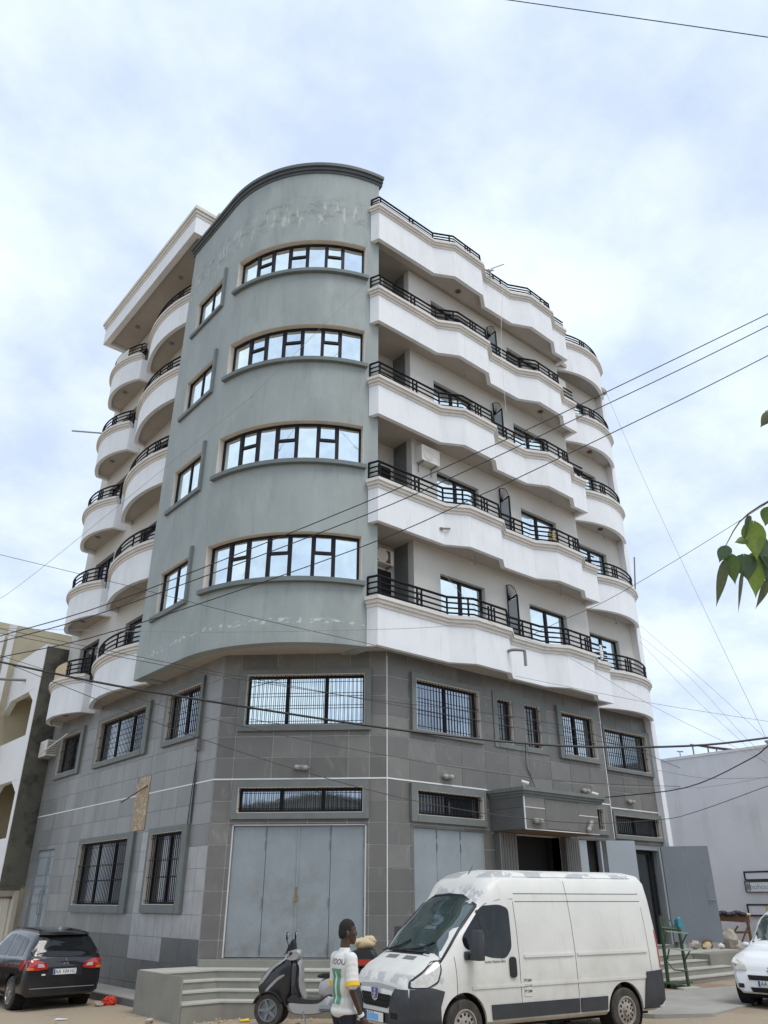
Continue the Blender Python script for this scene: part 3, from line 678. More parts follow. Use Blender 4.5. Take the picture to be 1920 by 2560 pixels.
for k in range(4):
    f = MB(FA.T).box(.2, .95, 0, .03, lev(k) + .3, lev(k) + 2.95).build('alcove_door', 'reveal', BLD)
    MB(FA.T).box(.27, .88, .03, .05, lev(k) + .3, lev(k) + 2.88).build('door_leaf', 'dark', f)

# ---------------- balconies
PL_R = [(-.92, -.27), (-.80, -.58), (1.78, -.60), (2.48, -.98), (3.95, -.95), (4.45, -.58), (5.96, -.60), (6.72, -.97), (8.12, -.93), (8.68, -.57), (9.5, -.58), (9.52, .45)]
PL_E = [(9.55, .5), (9.55, .15)] + arc3((9.6, .12), (13.03, .14), .47, 16) + [(13.05, .5)]
PL_N = [(-3.16, 11.68), (-3.55, 11.62)] + arc3((-3.62, 11.55), (-3.60, 7.01), .47, 18)
PL_F = [(-3.16, 15.42), (-3.68, 15.36)] + arc3((-3.78, 15.25), (-3.66, 12.22), .42, 14) + [(-3.16, 12.15)]
def balcony(pl, back, z, parts, hp=1.05, mould=((.03, 1.05, 1.14), (.08, 1.14, 1.23), (.13, 1.23, 1.33)), rails=(.12, .27, .43, .60), posts=(), trios=(), scroll=(), sm=None, cut_mould=None):
    b = ringband(MB(), pl, -.14, 0, z, z + hp).build('balcony', parts['body'], BLD, sm)
    mp = pl if cut_mould is None else pl[cut_mould[0]:cut_mould[1]]
    m = MB()
    for (o, c, d) in mould: ringband(m, mp, -.16, o, z + c, z + d)
    m.build('moulding', 'cream', b, sm)
    inner = offset_poly(pl, -.12)
    MB().prism(inner + back, z + .14, z + .30).build('floor_slab', 'soffit', b)
    top = z + mould[-1][2]
    if rails:
        r = MB(); rp = offset_poly(mp, -.03)
        for i, q in enumerate(rails): r.tube([(*p, top + q) for p in rp], .036 if i == len(rails) - 1 else .026, 6)
        def at(t):   # fraction along the rail
            L = [0]
            for i in range(len(rp) - 1): L.append(L[-1] + math.dist(rp[i], rp[i + 1]))
            d = t * L[-1]
            for i in range(len(rp) - 1):
                if d <= L[i + 1] + 1e-9:
                    f = (d - L[i]) / (L[i + 1] - L[i] + 1e-9); return (rp[i][0] + (rp[i + 1][0] - rp[i][0]) * f, rp[i][1] + (rp[i + 1][1] - rp[i][1]) * f), L[-1]
            return rp[-1], L[-1]
        T = rails[-1]
        for t in posts: p, _ = at(t); r.tube([(*p, top), (*p, top + T)], .03, 6)
        for t in trios:
            _, L = at(t)
            for j in (-1, 0, 1): p, _ = at(max(0, min(1, t + j * .13 / L))); r.tube([(*p, top + .03), (*p, top + T * (.88 if j else .96))], .03, 6)
        for t in scroll:
            _, L = at(t)
            for j in (-1, 1): p, _ = at(t + j * .085 / L); r.tube([(*p, top + .02), (*p, top + T * .97)], .03, 6)
            p, _ = at(t); q, _ = at(t + .05 / L); dv = Vector((q[0] - p[0], q[1] - p[1])).normalized()
            for c_, ss in ((.16, 1), (.40, -1)):
                r.tube([(p[0] + dv.x * .045 * math.sin(a) * ss, p[1] + dv.y * .045 * math.sin(a) * ss, top + c_ + .10 * math.cos(a)) for a in [i * .55 for i in range(12)]], .011, 4)
        r.build('railing', 'rail', b, 40)
    return b
BODY = dict(body='white'); 
for k in range(5):
    z = lev(k)
    roof = k == 4
    kw = dict(hp=1.25, mould=((.03, 1.25, 1.34), (.08, 1.34, 1.43), (.13, 1.43, 1.53)), rails=(.22, .34, .48)) if roof else {}
    L = 11.6
    balcony(PL_R, [(9.3, .45), (9.3, .1), (1.1, .1), (1.1, .9), (-.65, .9), (-.65, -.2)], z, BODY, posts=(0, .034, .262, .32, .50, .62, .755, .815) , trios=(.405, .85), scroll=(.165, .575), cut_mould=(0, 11), **kw)
    balcony(PL_E, [(13.02, .7), (9.6, .7)], z, BODY, posts=(.12,), trios=(.42, .80), sm=40, cut_mould=(1, len(PL_E)), **kw)
    balcony(PL_N, [(-2.95, 7.0), (-2.95, 11.65)], z, BODY, posts=(.2, .6), trios=(.33, .74), sm=40, cut_mould=(1, len(PL_N)))
    balcony(PL_F, [(-2.95, 12.2), (-2.95, 15.4)], z, BODY, posts=(.15, .95), trios=(.35, .68), sm=40, cut_mould=(1, len(PL_F) - 1))
    if not roof:   # iron fan screen between the two flats
        zf = z + .3; s = MB(); u = 5.13
        s.tube([(u, -.03, zf), (u, -.03, zf + 3.0)], .022, 6).tube([(u, -.42, zf), (u, -.42, zf + 2.55)], .03, 6).tube([(u, -.03, zf + 2.45), (u, -.42, zf + 2.55)], .022, 6)
        for i in range(8):
            a = R_(8 + i * 11.5); s.tube([(u, -.05, zf + 2.47), (u, -.05 - .38 * math.sin(a) * .95, zf + 2.47 + .52 * math.cos(a))], .010, 4)
        s.tube([(u, -.05 - .38 * math.sin(R_(a)) * .95, zf + 2.47 + .52 * math.cos(R_(a))) for a in range(0, 91, 10)], .012, 4)
        sc = s.build('screen', 'rail', BLD)
        MB().box(u - .006, u + .006, -.41, -.045, zf, zf + 2.44).build('sheet', 'gate_lt', sc)
# roof overhang on the left wing
RS = [(-.5, 15.5), (-4.5, 15.5), (-4.5, 6.4), (-3.6, 6.4), (-3.6, 6.15), (-.9, 6.15)]
rb = ringband(MB(), RS, -.25, 0, 25.6, 26.45).build('roof_parapet', 'white', BLD)
rm = MB()
for (o, a, b) in ((.03, 26.45, 26.58), (.08, 26.58, 26.72), (.14, 26.72, 26.88)): ringband(rm, RS, -.27, o, a, b)
rm.build('moulding', 'cream', rb)
MB().prism([(-.9, 15.3), (-4.3, 15.3), (-4.3, 6.6), (-.9, 6.6)], 25.75, 25.95).build('roof_soffit', 'soffit', BLD)
# ceiling roses under the slabs
for (u, v, z) in [(-3.7, 9.2, 25.75), (-3.75, 13.4, 25.75)] + [(-3.6, 9.3, lev(k) + .14) for k in (4,)] + [(-3.65, 13.8, lev(k) + .14) for k in range(5)] + [(7.4, -.45, lev(3) + .14), (3.2, -.4, lev(4) + .14), (11.3, .15, lev(3) + .14), (11.3, .15, lev(2) + .14)]:
    MB().lathe([(.09, 0), (.11, -.03), (.06, -.06)], (u, v, z), (0, 0, 1), 12).build('ceiling_rose', 'wood' if u > 0 else 'plastic_g', BLD)
for k in (1, 2, 3):
    for (u, v) in ((3.2, -.45), (7.4, -.45), (11.4, .12)):
        q = MB().tube([(u, v, lev(k) + .14), (u + .02, v, lev(k) - .16)], .008, 4); q.ball((u + .02, v, lev(k) - .19), .03, 6, 5); q.build('bulb_cord', 'plastic_g', BLD)

# ---------------- steps, ledge
ST = tag(empty('entrance_steps', (-2.5, .5, 0)), 'four tiled steps with pale treads in front of the wide grey gate', 'steps')
def rel(mb, e):  # geometry is in world metres; move it under the empty
    o = Vector(e.location); mb.v = [(a - o.x, b - o.y, c - o.z) for a, b, c in mb.v]; return mb
for i, (sm_, vv, zt) in enumerate(((-2.78, .88, .16), (-2.28, 1.28, .32), (-1.80, 1.62, .48), (-1.32, 1.94, .64))):
    vR = -2.52 + .42 * i
    poly = [(-4.58, vv), (sm_ - vv, vv), (-.4, sm_ + .4), (.2, vR), (6.9, vR), (6.9, -.05), (-.05, -.06), (-3.22, 2.98), (-4.58, 2.98)]
    rel(MB().prism(poly, -.45 if i == 0 else zt - .16, zt - .03), ST).build('riser', 'step', ST)
    tp = offset_poly(poly[:5], .02)
    rel(MB().prism(tp + poly[5:], zt - .03, zt), ST).build('tread', 'tread', ST)
rel(MB().prism([(-3.3, 2.7), (-.25, -.25), (3.7, -.25), (3.7, -.01), (-.01, -.01), (-3.17, 3.0)], .64, .78), ST).build('gate_sill', 'step', ST)
rel(MB().box(-4.62, -4.581, .9, 2.98, -.45, .63), ST).build('side_wall', 'step', ST)
S2 = tag(empty('side_steps', (10, -1.5, 0)), 'low tiled steps behind the white van and green stand', 'steps')
for i, (v0, zt, ue) in enumerate(((-2.45, .14, 11.9), (-2.05, .29, 11.5), (-1.65, .44, 11.1), (-1.2, .60, 13.6))):
    rel(MB().box(6.92, ue, v0, .44, -.3 if i == 0 else zt - .15, zt - .025), S2).build('riser', 'step', S2)
    rel(MB().box(6.92, ue, v0 - .02, .44, zt - .025, zt), S2).build('tread', 'tread', S2)
rel(MB().box(10.9, 13.6, -1.75, -1.22, -.3, .58), S2).build('side_wall', 'step', S2)
LG = MB().box(-4.12, -3.18, 3.0, 16.2, -.4, -.03).build('pavement', 'concrete'); tag(LG, kind='structure')
KB = MB().box(-4.22, -4.121, 3.0, 16.2, -.45, -.025).build('kerb', 'kerb'); tag(KB, kind='structure')
# ================================================================ neighbours
NB = tag(empty('neighbour_house', (-4.05, 18, 0)), 'white and yellow house with angular arched openings at the left edge', 'building')
FN = Frame((-4.05, 0), (0, 1), (-1, 0))
def rn(mb): return rel(mb, NB)
op1 = (16.74, 20.6, 7.68, 9.5); op2 = (16.55, 19.8, 4.0, 6.05)
w = panel(FN, (16.27, 20.5, 2.45, 11.2), [op1[:1] + (20.52,) + op1[2:], op2], -.25, 0)
for (a, b, c, d) in (op1, op2):
    w.prism([(a, 0), (a + .85, 0), (a + .85, -.25), (a, -.25)], d - .001, d)  # thin lintel line
    # chamfered upper corners
    for s0, s1 in ((a, a + .8), (b, b - .8)):
        P8 = [(s0, -.25, d - .5), (s0, 0, d - .5), (s1, 0, d), (s1, -.25, d)]
        w.add([(s0, -.25, d - .5), (s0, -.01, d - .5), (s0, -.01, d), (s0, -.25, d), (s1, -.01, d), (s1, -.25, d)], [(0, 1, 2, 3), (1, 4, 2), (0, 3, 5), (0, 5, 4, 1), (2, 4, 5, 3)])
rn(w).build('front_wall', 'nwhite', NB)
rn(MB().box(-4.03, -3.0, 16.24, 16.5, 2.45, 11.1)).build('side_wall', 'moss', NB)
rn(MB().box(-4.06, -3.3, 16.25, 16.6, 2.3, 2.449)).build('beam', 'moss', NB)
rn(MB().box(-2.6, -2.3, 16.5, 20.5, 2.4, 11.0)).build('back_wall', 'nyellow', NB)
for z in (7.2, 9.9): rn(MB().box(-3.8, -2.3, 16.51, 20.5, z - .12, z)).build('floor_slab', 'nyellow', NB)
rn(MB().box(-3.79, -2.61, 16.51, 16.56, 7.2, 9.75)).build('room_wall', 'nyellow', NB)
rn(MB().box(-3.79, -2.61, 16.51, 16.56, 2.5, 7.0)).build('room_wall', 'nbeige', NB)
rn(MB().box(-5.7, 1.0, 20.52, 26, -.3, 13.0)).build('rear_block', 'nyellow', NB)
for (a, b, z) in ((-5.3, -4.75, 12.4), (-4.6, -4.35, 12.9), (-5.68, -5.4, 11.8)): rn(MB().box(a, b, 20.2, 20.515, 0, z)).build('pilaster', 'nwhite', NB)
rn(MB().box(-3.45, -3.3, 16.26, 20.5, -.4, 2.3)).build('ground_wall', 'nbeige', NB)
gt = rn(MB().box(-3.5, -3.455, 16.6, 19.5, -.35, 2.05)).build('garage_door', 'nbeige', NB)
for s in (17.3, 18.0, 18.7): rn(MB().box(-3.53, -3.501, s, s + .05, -.3, 2.0)).build('door_rib', 'nwhite', gt)
rn(MB().box(-3.56, -3.44, 16.5, 19.6, 2.051, 2.11)).build('lintel', 'wood', NB)
rn(MB().tube([(-5.4, 19.0, 10.1), (-4.0, 18.2, 10.1)], .06, 5)).build('drain_spout', 'plastic_g', NB)
rn(MB().tube([(-4.5, 17.3, 3.5), (-4.0, 17.2, 3.55)], .07, 6)).build('drain_spout', 'wire', NB)

OH = tag(empty('opposite_house_and_blocker', (-30, -24, 0)), 'grey house across the street reflected in the transom above the corner gate, with an unseen block added to shade the low sky', 'building')
def oh(mb): return rel(mb, OH)
oh(MB().box(-38, -27, -40, -18.6, -.4, 8.0)).build('wall', 'concrete', OH); oh(MB().box(-27, -8, -42, -27, -.4, 8.6)).build('wall', 'nbeige', OH)  # grey block is the reflected house; beige block added to cut low sky light
oh(MB().box(-38.2, -26.8, -40.2, -18.4, 8.0, 8.2)).build('coping', 'concrete', OH)
for q in range(5):
    for z in (1.0, 4.6): oh(MB().box(-27.0, -26.95, -21.5 - q * 4, -20 - q * 4, z, z + 1.7)).build('window', 'carglass', OH); oh(MB().box(-25.5 + q * 3.6, -24 + q * 3.6, -27, -26.95, z, z + 1.7)).build('window', 'carglass', OH)
RW = tag(empty('plain_house', (17, 0, 0)), 'plain pale grey rendered house wall on the right', 'building')
rr = lambda mb: rel(mb, RW)
rr(MB().box(17, 27, -16, 12, -.4, 7.18)).build('wall', 'rwall', RW)
rr(MB().box(16.96, 17.0, -16, 12, 7.1, 7.2)).build('coping', 'rwall', RW)
SH = tag(empty('roof_shed', (18, .3, 7.18)), 'rusty corrugated sheet roof on thin posts on the right house', 'shed')
for i in range(9):
    v0 = 1.28 - i * .23
    rel(MB().hexa([(17.4, v0, 7.66 - i * .055), (19.2, v0, 7.7 - i * .055), (19.2, v0 - .23, 7.645 - i * .055), (17.4, v0 - .23, 7.605 - i * .055), (17.4, v0, 7.71 - i * .055), (19.2, v0, 7.75 - i * .055), (19.2, v0 - .23, 7.69 - i * .055), (17.4, v0 - .23, 7.65 - i * .055)]), SH).build('sheet', 'rust', SH)
for v0, h in ((1.24, 7.66), (.6, 7.5), (.25, 7.42)): rel(MB().tube([(17.5, v0, 7.18), (17.5, v0, h)], .03, 5), SH).build('post', 'hinge', SH)
an = MB().tube([(17.6, 1.9, 7.15), (17.6, 1.9, 7.5)], .02, 5).tube([(17.6, 2.02, 7.52), (17.6, 1.75, 7.48)], .025, 5); tag(an.build('vent_pipe', 'hinge'), 'small T shaped vent pipe on the right house, left of the shed', 'pipe')
an = MB().lathe([(.07, 0), (.07, .22), (.12, .23), (.12, .3)], (17.7, -1.75, 7.16), (0, 0, 1), 10); tag(an.build('chimney_pipe', 'gate_dk'), 'short capped pipe on the right house near the frame edge', 'pipe')
# sign boards on the right house wall
def signf(name, label, v1, v0, z0, z1, t, fill=None):
    e = tag(empty(name, (16.96, (v0 + v1) / 2, (z0 + z1) / 2)), label, 'sign', 'framed signs on the right house wall')
    m = MB(); m.box(16.9, 16.955, v0, v1, z1 - t, z1).box(16.9, 16.955, v0, v1, z0, z0 + t).box(16.9, 16.955, v1 - t, v1, z0 + t, z1 - t).box(16.9, 16.955, v0, v0 + t, z0 + t, z1 - t)
    rel(m, e).build('frame', 'trim', e)
    if fill: rel(MB().box(16.92, 16.95, v0 + t, v1 - t, z0 + t, z1 - t), e).build('panel', fill, e)
    return e
signf('wall_sign', 'upper black framed pale sign on the right house wall', -.19, -2.6, 2.62, 2.93, .05, 'rwall')
s2 = signf('wall_sign', 'middle sign with faded lettering on the right house wall', -.15, -2.6, 2.24, 2.60, .025, 'nwhite')
for i in range(5): rel(MB().box(16.905, 16.92, -.21 - i * .035, -.20 - i * .035, 2.28 + .03 * (i % 3), 2.56 - .05 * (i % 2)), s2).build('stroke', 'ink', s2)
T = Matrix(((0, 0, -1, -.05), (-1, 0, 0, .70), (0, 1, 0, 0), (0, 0, 0, 1)))
text_obj('lettering', 'nohou', .26, 'gate_lt', s2, T)
s3 = signf('wall_sign', 'lower black framed sign with tan corner on the right house wall', -.08, -2.6, 1.48, 1.87, .05, 'rwall')
rel(MB().box(16.91, 16.918, -2.5, -.75, 1.55, 1.80), s3).build('tan_field', 'tan', s3)

# ================================================================ fixtures on the building
def wall_lamp(F, s, z, o, tilt, label, group='tube lamps on the tiled base'):
    e = tag(empty('wall_lamp', F.P(s, o, z)), label, 'lamp', group)
    d = Vector((F.d.x, F.d.y, 0)); ax = d * math.cos(tilt) + Vector((0, 0, math.sin(tilt)))
    n = Vector((F.n.x, F.n.y, 0)); c = n * .07
    for k in (-1, 1):
        MB().lathe([(.055, .05), (.062, .055), (.062, .15), (.045, .165)], c, ax * k, 12).build('shade', 'lampshade', e, 40)
        MB().lathe([(.05, .165), (.02, .21)], c, ax * k, 10).build('tip', 'plastic_g', e)
    MB().lathe([(.066, -.06), (.066, .06)], c, ax, 12).build('body', 'plastic_g', e)
    MB().tube([tuple(-n * .02), tuple(c)], .025, 6).build('bracket', 'plastic_g', e)
wall_lamp(FC, 2.16, 4.99, .02, .06, 'twin tube wall lamp above the wide corner gate')
wall_lamp(FR, 2.08, 4.93, .02, .02, 'twin tube wall lamp above the three leaf gate, left of the canopy')
wall_lamp(FR, 8.1, 5.04, .02, 0, 'twin tube wall lamp on the tiles above the canopy')
wall_lamp(FE, 11.28, 4.98, .02, 0, 'rightmost twin tube wall lamp in the recessed tiled bay')
FCN = Frame((0, -1.25), (1, 0), (0, -1))
wall_lamp(FCN, 4.16, 3.87, .0, 0, 'level twin tube lamp on the canopy front, left of the blank panel')
wall_lamp(FCN, 6.4, 3.85, .0, .9, 'crooked drooping tube lamp on the canopy front, right of the blank panel')
def ac(loc, rz, label, w=.78, d=.30, h=.55, dark=False):
    e = tag(empty('air_conditioner', loc, rz), label, 'air conditioner', 'outdoor air conditioner units')
    MB().box(-w / 2, w / 2, -d, 0, 0, h).build('case', 'plastic_w', e)
    n = 10; ring = MB(); ring.lathe([(.205, -.01), (.225, 0), (.225, .014), (.205, .018)], (-.1, -d - .002, h / 2), (0, -1, 0), 24); ring.build('fan_ring', 'plastic_w', e)
    MB().lathe([(.2, .0), (.2, .004)], (-.1, -d - .001, h / 2), (0, -1, 0), 24).build('fan_opening', 'wood' if dark else 'trim', e)
    if dark: MB().box(-w / 2 + .03, w / 2 - .12, -d - .004, -d, .03, h - .03).build('front_grille', 'wood', e)
    g = MB()
    for i in range(9): x = -.28 + i * .045; hh = math.sqrt(max(0, .04 - (x + .1) ** 2)); g.box(x - .004, x + .004, -d - .02, -d - .012, h / 2 - hh, h / 2 + hh)
    g.build('fan_guard', 'plastic_g', e)
    v = MB()
    for i in range(7): v.box(w / 2 + .001, w / 2 + .006, -d + .04, -.04, .08 + i * .062, .1 + i * .062)
    v.build('side_vent', 'wood', e)
    for x in (-.28, .28): b = MB(); b.box(x - .02, x + .02, -d, .02, -.05, -.002).box(x - .02, x + .02, -.02, .02, -.3, -.05); b.build('bracket', 'steel', e)
    return e
ac((1.6, -.005, lev(1) + 2.88), 0, 'weathered air conditioner above the third floor balcony door')
ac((.42, .86, lev(0) + 2.98), 0, 'dark fronted air conditioner in the alcove over the second floor balcony', .7, .28, .46, True)
ac((.0, .86, lev(3) + 2.7), R_(0), 'air conditioner in the alcove under the roof terrace', .7, .3, .6)
ac((-3.19, 15.72, 6.8), R_(-90), 'white air conditioner on the left facade beside the concrete wall', .8, .42, .58)
ac((9.9, .49, lev(3) + 2.75), 0, 'air conditioner beneath the topmost curved right balcony', .7, .3, .5)
pr = MB().tube([(-3.7, 15.5, 6.9), (-3.5, 13.6, 7.35)], .03, 5); tag(pr.build('rod', 'plastic_w'), 'white striped rod leaning from the left air conditioner', 'rod')

def cctv(loc, rz, label):
    e = tag(empty('security_camera', loc, rz), label, 'camera', 'small security cameras on the canopy')
    MB().tube([(0, 0, .0), (0, 0, .08)], .02, 6).build('mount', 'plastic_w', e)
    MB().lathe([(.035, -.1), (.045, -.09), (.045, .09), (.05, .1)], (0, -.03, .1), (.6, -.7, -.3), 10).build('housing', 'plastic_w', e)
    MB().lathe([(.03, .0), (.03, .01)], (.05, -.09, .07), (.6, -.7, -.3), 8).build('lens', 'trim', e)
cctv((3.72, -1.3, 4.70), 0, 'white security camera on the left end of the canopy roof')
cctv((7.2, -1.0, 4.70), 0, 'white security camera on the right end of the canopy roof')
pv = MB().tube(catmull([(3.88, -.78, 8.5), (3.88, -1.1, 8.52), (4.1, -1.32, 8.5), (4.14, -1.34, 8.44), (4.14, -1.34, 8.05)], 4), .045, 8)
tag(pv.build('drain_pipe', 'plastic_g', None, 40), 'grey bent drain pipe sticking out of the lowest white balcony', 'pipe')
pv = MB().tube([(1.62, -.55, 11.95), (1.62, -.66, 11.9)], .05, 8).tube([(1.62, -.62, 11.93), (1.9, -.72, 11.97)], .03, 6)
tag(pv.build('drain_spout', 'plastic_g'), 'short dark spout on the second white balcony band', 'pipe')
# roof antenna and clutter on the balconies
ra = MB().tube([(4.6, -.8, 23.4), (4.65, -.85, 24.0), (5.3, -1.0, 24.55)], .025, 5).tube([(4.4, -.7, 23.9), (4.75, -.9, 23.95)], .03, 5).ball((4.6, -.8, 23.9), .09, 8, 6)
tag(ra.build('antenna', 'steel'), 'bent metal antenna on the roof terrace parapet', 'antenna')
t = MB()
for i in range(9): t.ball((9.02, -.66 - .012 * (i % 2), lev(0) + 1.42 + i * .055), (.10 - abs(i - 4) * .012, .05, .045), 8, 6)
tag(t.build('cloth', 'nwhite', None, 60), 'crumpled pale cloth tied to the lowest balcony railing', 'cloth')
t = MB()
for i in range(14):
    a = i * 2.1; t.ball((6.75 + .12 * math.cos(a), -.85 + .1 * math.sin(a), lev(1) + 1.45 + .03 * i), (.07, .06, .04), 7, 5)
tag(t.build('potted_plant', 'tan'), 'dry pale plant on the third floor balcony behind the railing', 'plant')
t = MB()
rp_ = [(-3.98, 14.9 - i * .1) for i in range(0)]
cv = offset_poly(PL_F, -.02)[4:12]
ringband(t, cv, -.02, 0.02, lev(0) + 1.36, lev(0) + 1.93); tag(t.build('reed_screen', 'tan', None, 40), 'tan reed screen behind the lowest far left balcony railing', 'screen')
t = MB(); ringband(t, offset_poly(PL_F, -.02)[7:13], -.02, .02, lev(4) + 1.4, lev(4) + 1.9); tag(t.build('reed_screen', 'cream', None, 40), 'pale screen on the topmost far left balcony railing', 'screen')
pol = MB().tube([(-4.1, 14.1, lev(3) + 1.5), (-5.3, 14.6, lev(3) + 1.38)], .035, 6); tag(pol.build('pole', 'gate_lt'), 'thin pale pole jutting from the far left balcony', 'pole')
pol = MB().tube([(12.85, -.0, lev(1) + 1.2), (13.05, -.1, lev(1) + 2.9)], .03, 5); tag(pol.build('pole', 'plastic_g'), 'dark stick standing in the right curved balcony railing', 'pole')
pol = MB().box(12.55, 12.68, .4, .49, lev(0) + 1.9, lev(0) + 2.3).tube([(12.9, .45, lev(0) + 2.4), (12.72, .42, lev(0) + 2.3), (12.75, .42, lev(0) + 1.5), (12.9, .44, lev(0) + 1.3)], .02, 5); tag(pol.build('meter_box', 'cream'), 'small meter box with cable loop beside the lowest curved balcony', 'box')
# junction box and hanging cables on the left wall
jb = tag(empty('junction_box', (-3.25, 4.0, 5.6)), 'grey junction box with cables hanging down the left tiled wall', 'box')
rel(MB().box(-3.30, -3.17, 3.93, 4.07, 5.55, 5.85), jb).build('case', 'plastic_g', jb)
for i, (dv, zb) in enumerate(((0, 3.75), (.06, 3.7), (.22, 3.6))):
    rel(MB().tube(catmull([(-3.22, 4.0 + .02 * i, 7.6), (-3.24, 4.02, 5.9), (-3.22, 4.0, 5.5), (-3.2, 4.0 + dv * .6, 4.5), (-3.19, 4.0 + dv, zb)], 5), .011, 5), jb).build('cable', 'wire', jb)
# cable down the right facade
tag(MB().tube(catmull([(5.3, -.15, 6.2), (5.35, -.06, 5.6), (5.55, -.05, 5.2), (5.6, -.2, 4.72)], 5), .012, 5).build('cable', 'wire'), 'thin black cable running down the tiles to the canopy', 'cable')

# ================================================================ overhead cables
WIRES = [
('steel overhead cable crossing the top right corner of the sky', .011, 'wire', [(-4.39,-8.38,21.54),(-3.68,-8.98,21.31),(-1.6,-11.4,19.62),(-0.48,-13.0,18.24),(0.07,-13.86,17.44)]),
('uppermost of the three long cables rising to the right', .012, 'wire', [(-9.1,4.11,7.28),(-8.77,3.57,7.48),(-6.93,1.36,8.19),(-3.22,-2.83,10.25),(-1.39,-5.02,11.4),(-0.13,-6.48,12.24),(1.85,-8.68,13.62),(3.45,-10.69,14.74)]),
('middle of the three long cables rising to the right', .012, 'wire', [(-9.06,4.21,7.24),(-8.72,3.66,7.37),(-6.83,1.54,8.09),(-3.09,-2.67,10.02),(-1.26,-4.88,11.16),(0.01,-6.34,12.03),(2.0,-8.55,13.39),(3.61,-10.57,14.54)]),
('lowest of the three long cables rising to the right', .012, 'wire', [(-8.93,4.5,6.99),(-8.58,3.94,7.09),(-6.69,1.68,7.61),(-2.96,-2.52,9.33),(-1.06,-4.65,10.5),(-0.52,-5.24,10.85),(2.08,-8.36,12.64),(3.69,-10.37,13.82)]),
('thick black bundled cable sagging across the first floor windows', .026, 'wire', [(-8.7,5.74,7.45),(-8.28,5.12,7.29),(-6.67,2.71,6.58),(-5.0,0.65,6.05),(-1.75,-2.5,5.32),(1.39,-4.36,5.09),(4.66,-5.56,5.29),(7.17,-6.37,5.66),(8.29,-6.79,5.89)]),
('black cable from the canopy rising past the pale right house', .014, 'wire', [(6.96,-1.54,4.64),(6.39,-4.4,4.59),(5.26,-6.72,4.89),(4.95,-7.38,5.09),(4.61,-8.14,5.37)]),
('thin cable slanting over the foot of the grey bay to the white balcony', .007, 'wire', [(-9.08,6.06,10.4),(-8.75,5.65,10.24),(-6.31,3.2,9.29),(-3.99,0.97,8.39),(-1.31,-1.03,7.67)]),
('thin level cable across the white patches of the grey bay', .006, 'wire_g', [(-8.57,6.29,8.4),(-4.54,1.96,8.06),(-0.93,-1.61,8.02),(1.71,-1.36,8.78)]),
('faint cable descending left from the top curved window', .005, 'wire_g', [(-8.95,4.64,8.49),(-8.12,3.94,9.45),(-4.59,0.95,14.4),(-4.27,0.68,14.88),(-1.89,-1.07,18.99)]),
('upper of two thin cables falling right beneath the grey bay', .007, 'wire', [(-8.86,4.56,7.95),(-8.62,4.37,7.89),(-4.92,0.97,6.84),(-1.35,-2.05,5.98),(1.98,-3.95,5.45),(3.54,-4.61,5.32)]),
('lower of two thin cables falling right beneath the grey bay', .007, 'wire', [(-8.77,4.88,7.93),(-8.53,4.68,7.87),(-4.82,1.15,6.82),(-1.92,-1.3,6.21),(2.16,-3.84,5.73),(7.28,-3.84,5.23)]),
('thin cable falling right from the thick cable over the corner window', .006, 'wire', [(-8.67,4.8,7.4),(-8.46,4.49,7.28),(-4.74,1.08,5.79),(-1.22,-1.89,4.86),(2.31,-3.57,4.5),(6.29,-4.32,4.62)]),
('thin cable crossing the transom above the corner gate', .008, 'wire', [(-8.09,4.83,7.19),(-4.51,1.41,5.36),(-1.03,-1.66,4.05),(2.23,-3.51,3.6),(4.82,-4.38,3.73),(5.86,-4.87,3.94),(6.52,-6.48,4.45)]),
('faint steep cable down the sky right of the building', .006, 'wire_g', [(10.57,-1.39,20.86),(10.39,-2.55,15.92),(9.36,-4.29,10.47),(7.18,-6.38,5.69)]),
('faint cable from the lowest curved balcony, topmost of its fan', .005, 'wire_g', [(11.91,-0.56,11.13),(10.98,-2.39,9.24),(9.39,-4.32,7.44),(7.17,-6.37,5.66)]),
('faint cable from the lowest curved balcony, middle of its fan', .005, 'wire_g', [(11.86,-0.52,10.72),(11.12,-2.51,8.7),(8.75,-5.09,6.08),(7.9,-6.33,4.91)]),
('faint cable from the lowest curved balcony, lowest of its fan', .005, 'wire_g', [(11.84,-0.5,10.49),(11.52,-2.19,8.28),(10.13,-4.29,6.25),(9.4,-5.63,4.92)]),
('thin cable under the lowest white balcony running right', .006, 'wire_g', [(1.97,-2.76,7.09),(2.98,-3.35,6.91),(5.28,-4.51,6.58),(8.31,-6.03,6.28),(9.26,-6.43,6.21)]),
('thin cable rising right above the lowest white balcony to the leaves', .007, 'wire', [(2.91,-2.51,8.38),(3.44,-3.22,8.75),(4.14,-4.33,9.22),(4.73,-6.27,9.98),(5.15,-8.59,10.82),(5.3,-9.38,11.13)]),
('faint cable falling across the lowest white balcony railing', .005, 'wire_g', [(-0.14,-2.15,9.8),(0.89,-3.03,8.18),(2.96,-3.47,7.73),(6.0,-4.07,6.69),(8.69,-5.03,5.67),(9.44,-5.67,5.18)]),
('upper faint cable crossing the pale right house', .006, 'wire_g', [(10.84,-0.96,5.83),(10.59,-2.71,5.37),(10.08,-4.91,5.11),(9.75,-5.93,5.02)]),
('lower faint cable crossing the pale right house', .006, 'wire_g', [(3.11,-2.94,4.58),(6.71,-3.36,4.71),(7.88,-4.35,4.75),(8.07,-5.82,4.86)]),
('pale cable hanging in front of the upper white balconies', .006, 'reveal', [(2.83,-2.83,20.77),(2.49,-2.8,18.13),(2.45,-2.78,15.35)]),
]
for lab, r, m, pts in WIRES:
    tag(MB().tube(catmull(pts, 5), r, 5).build('overhead_cable', m, None, 60), lab, 'cable', 'overhead cables')

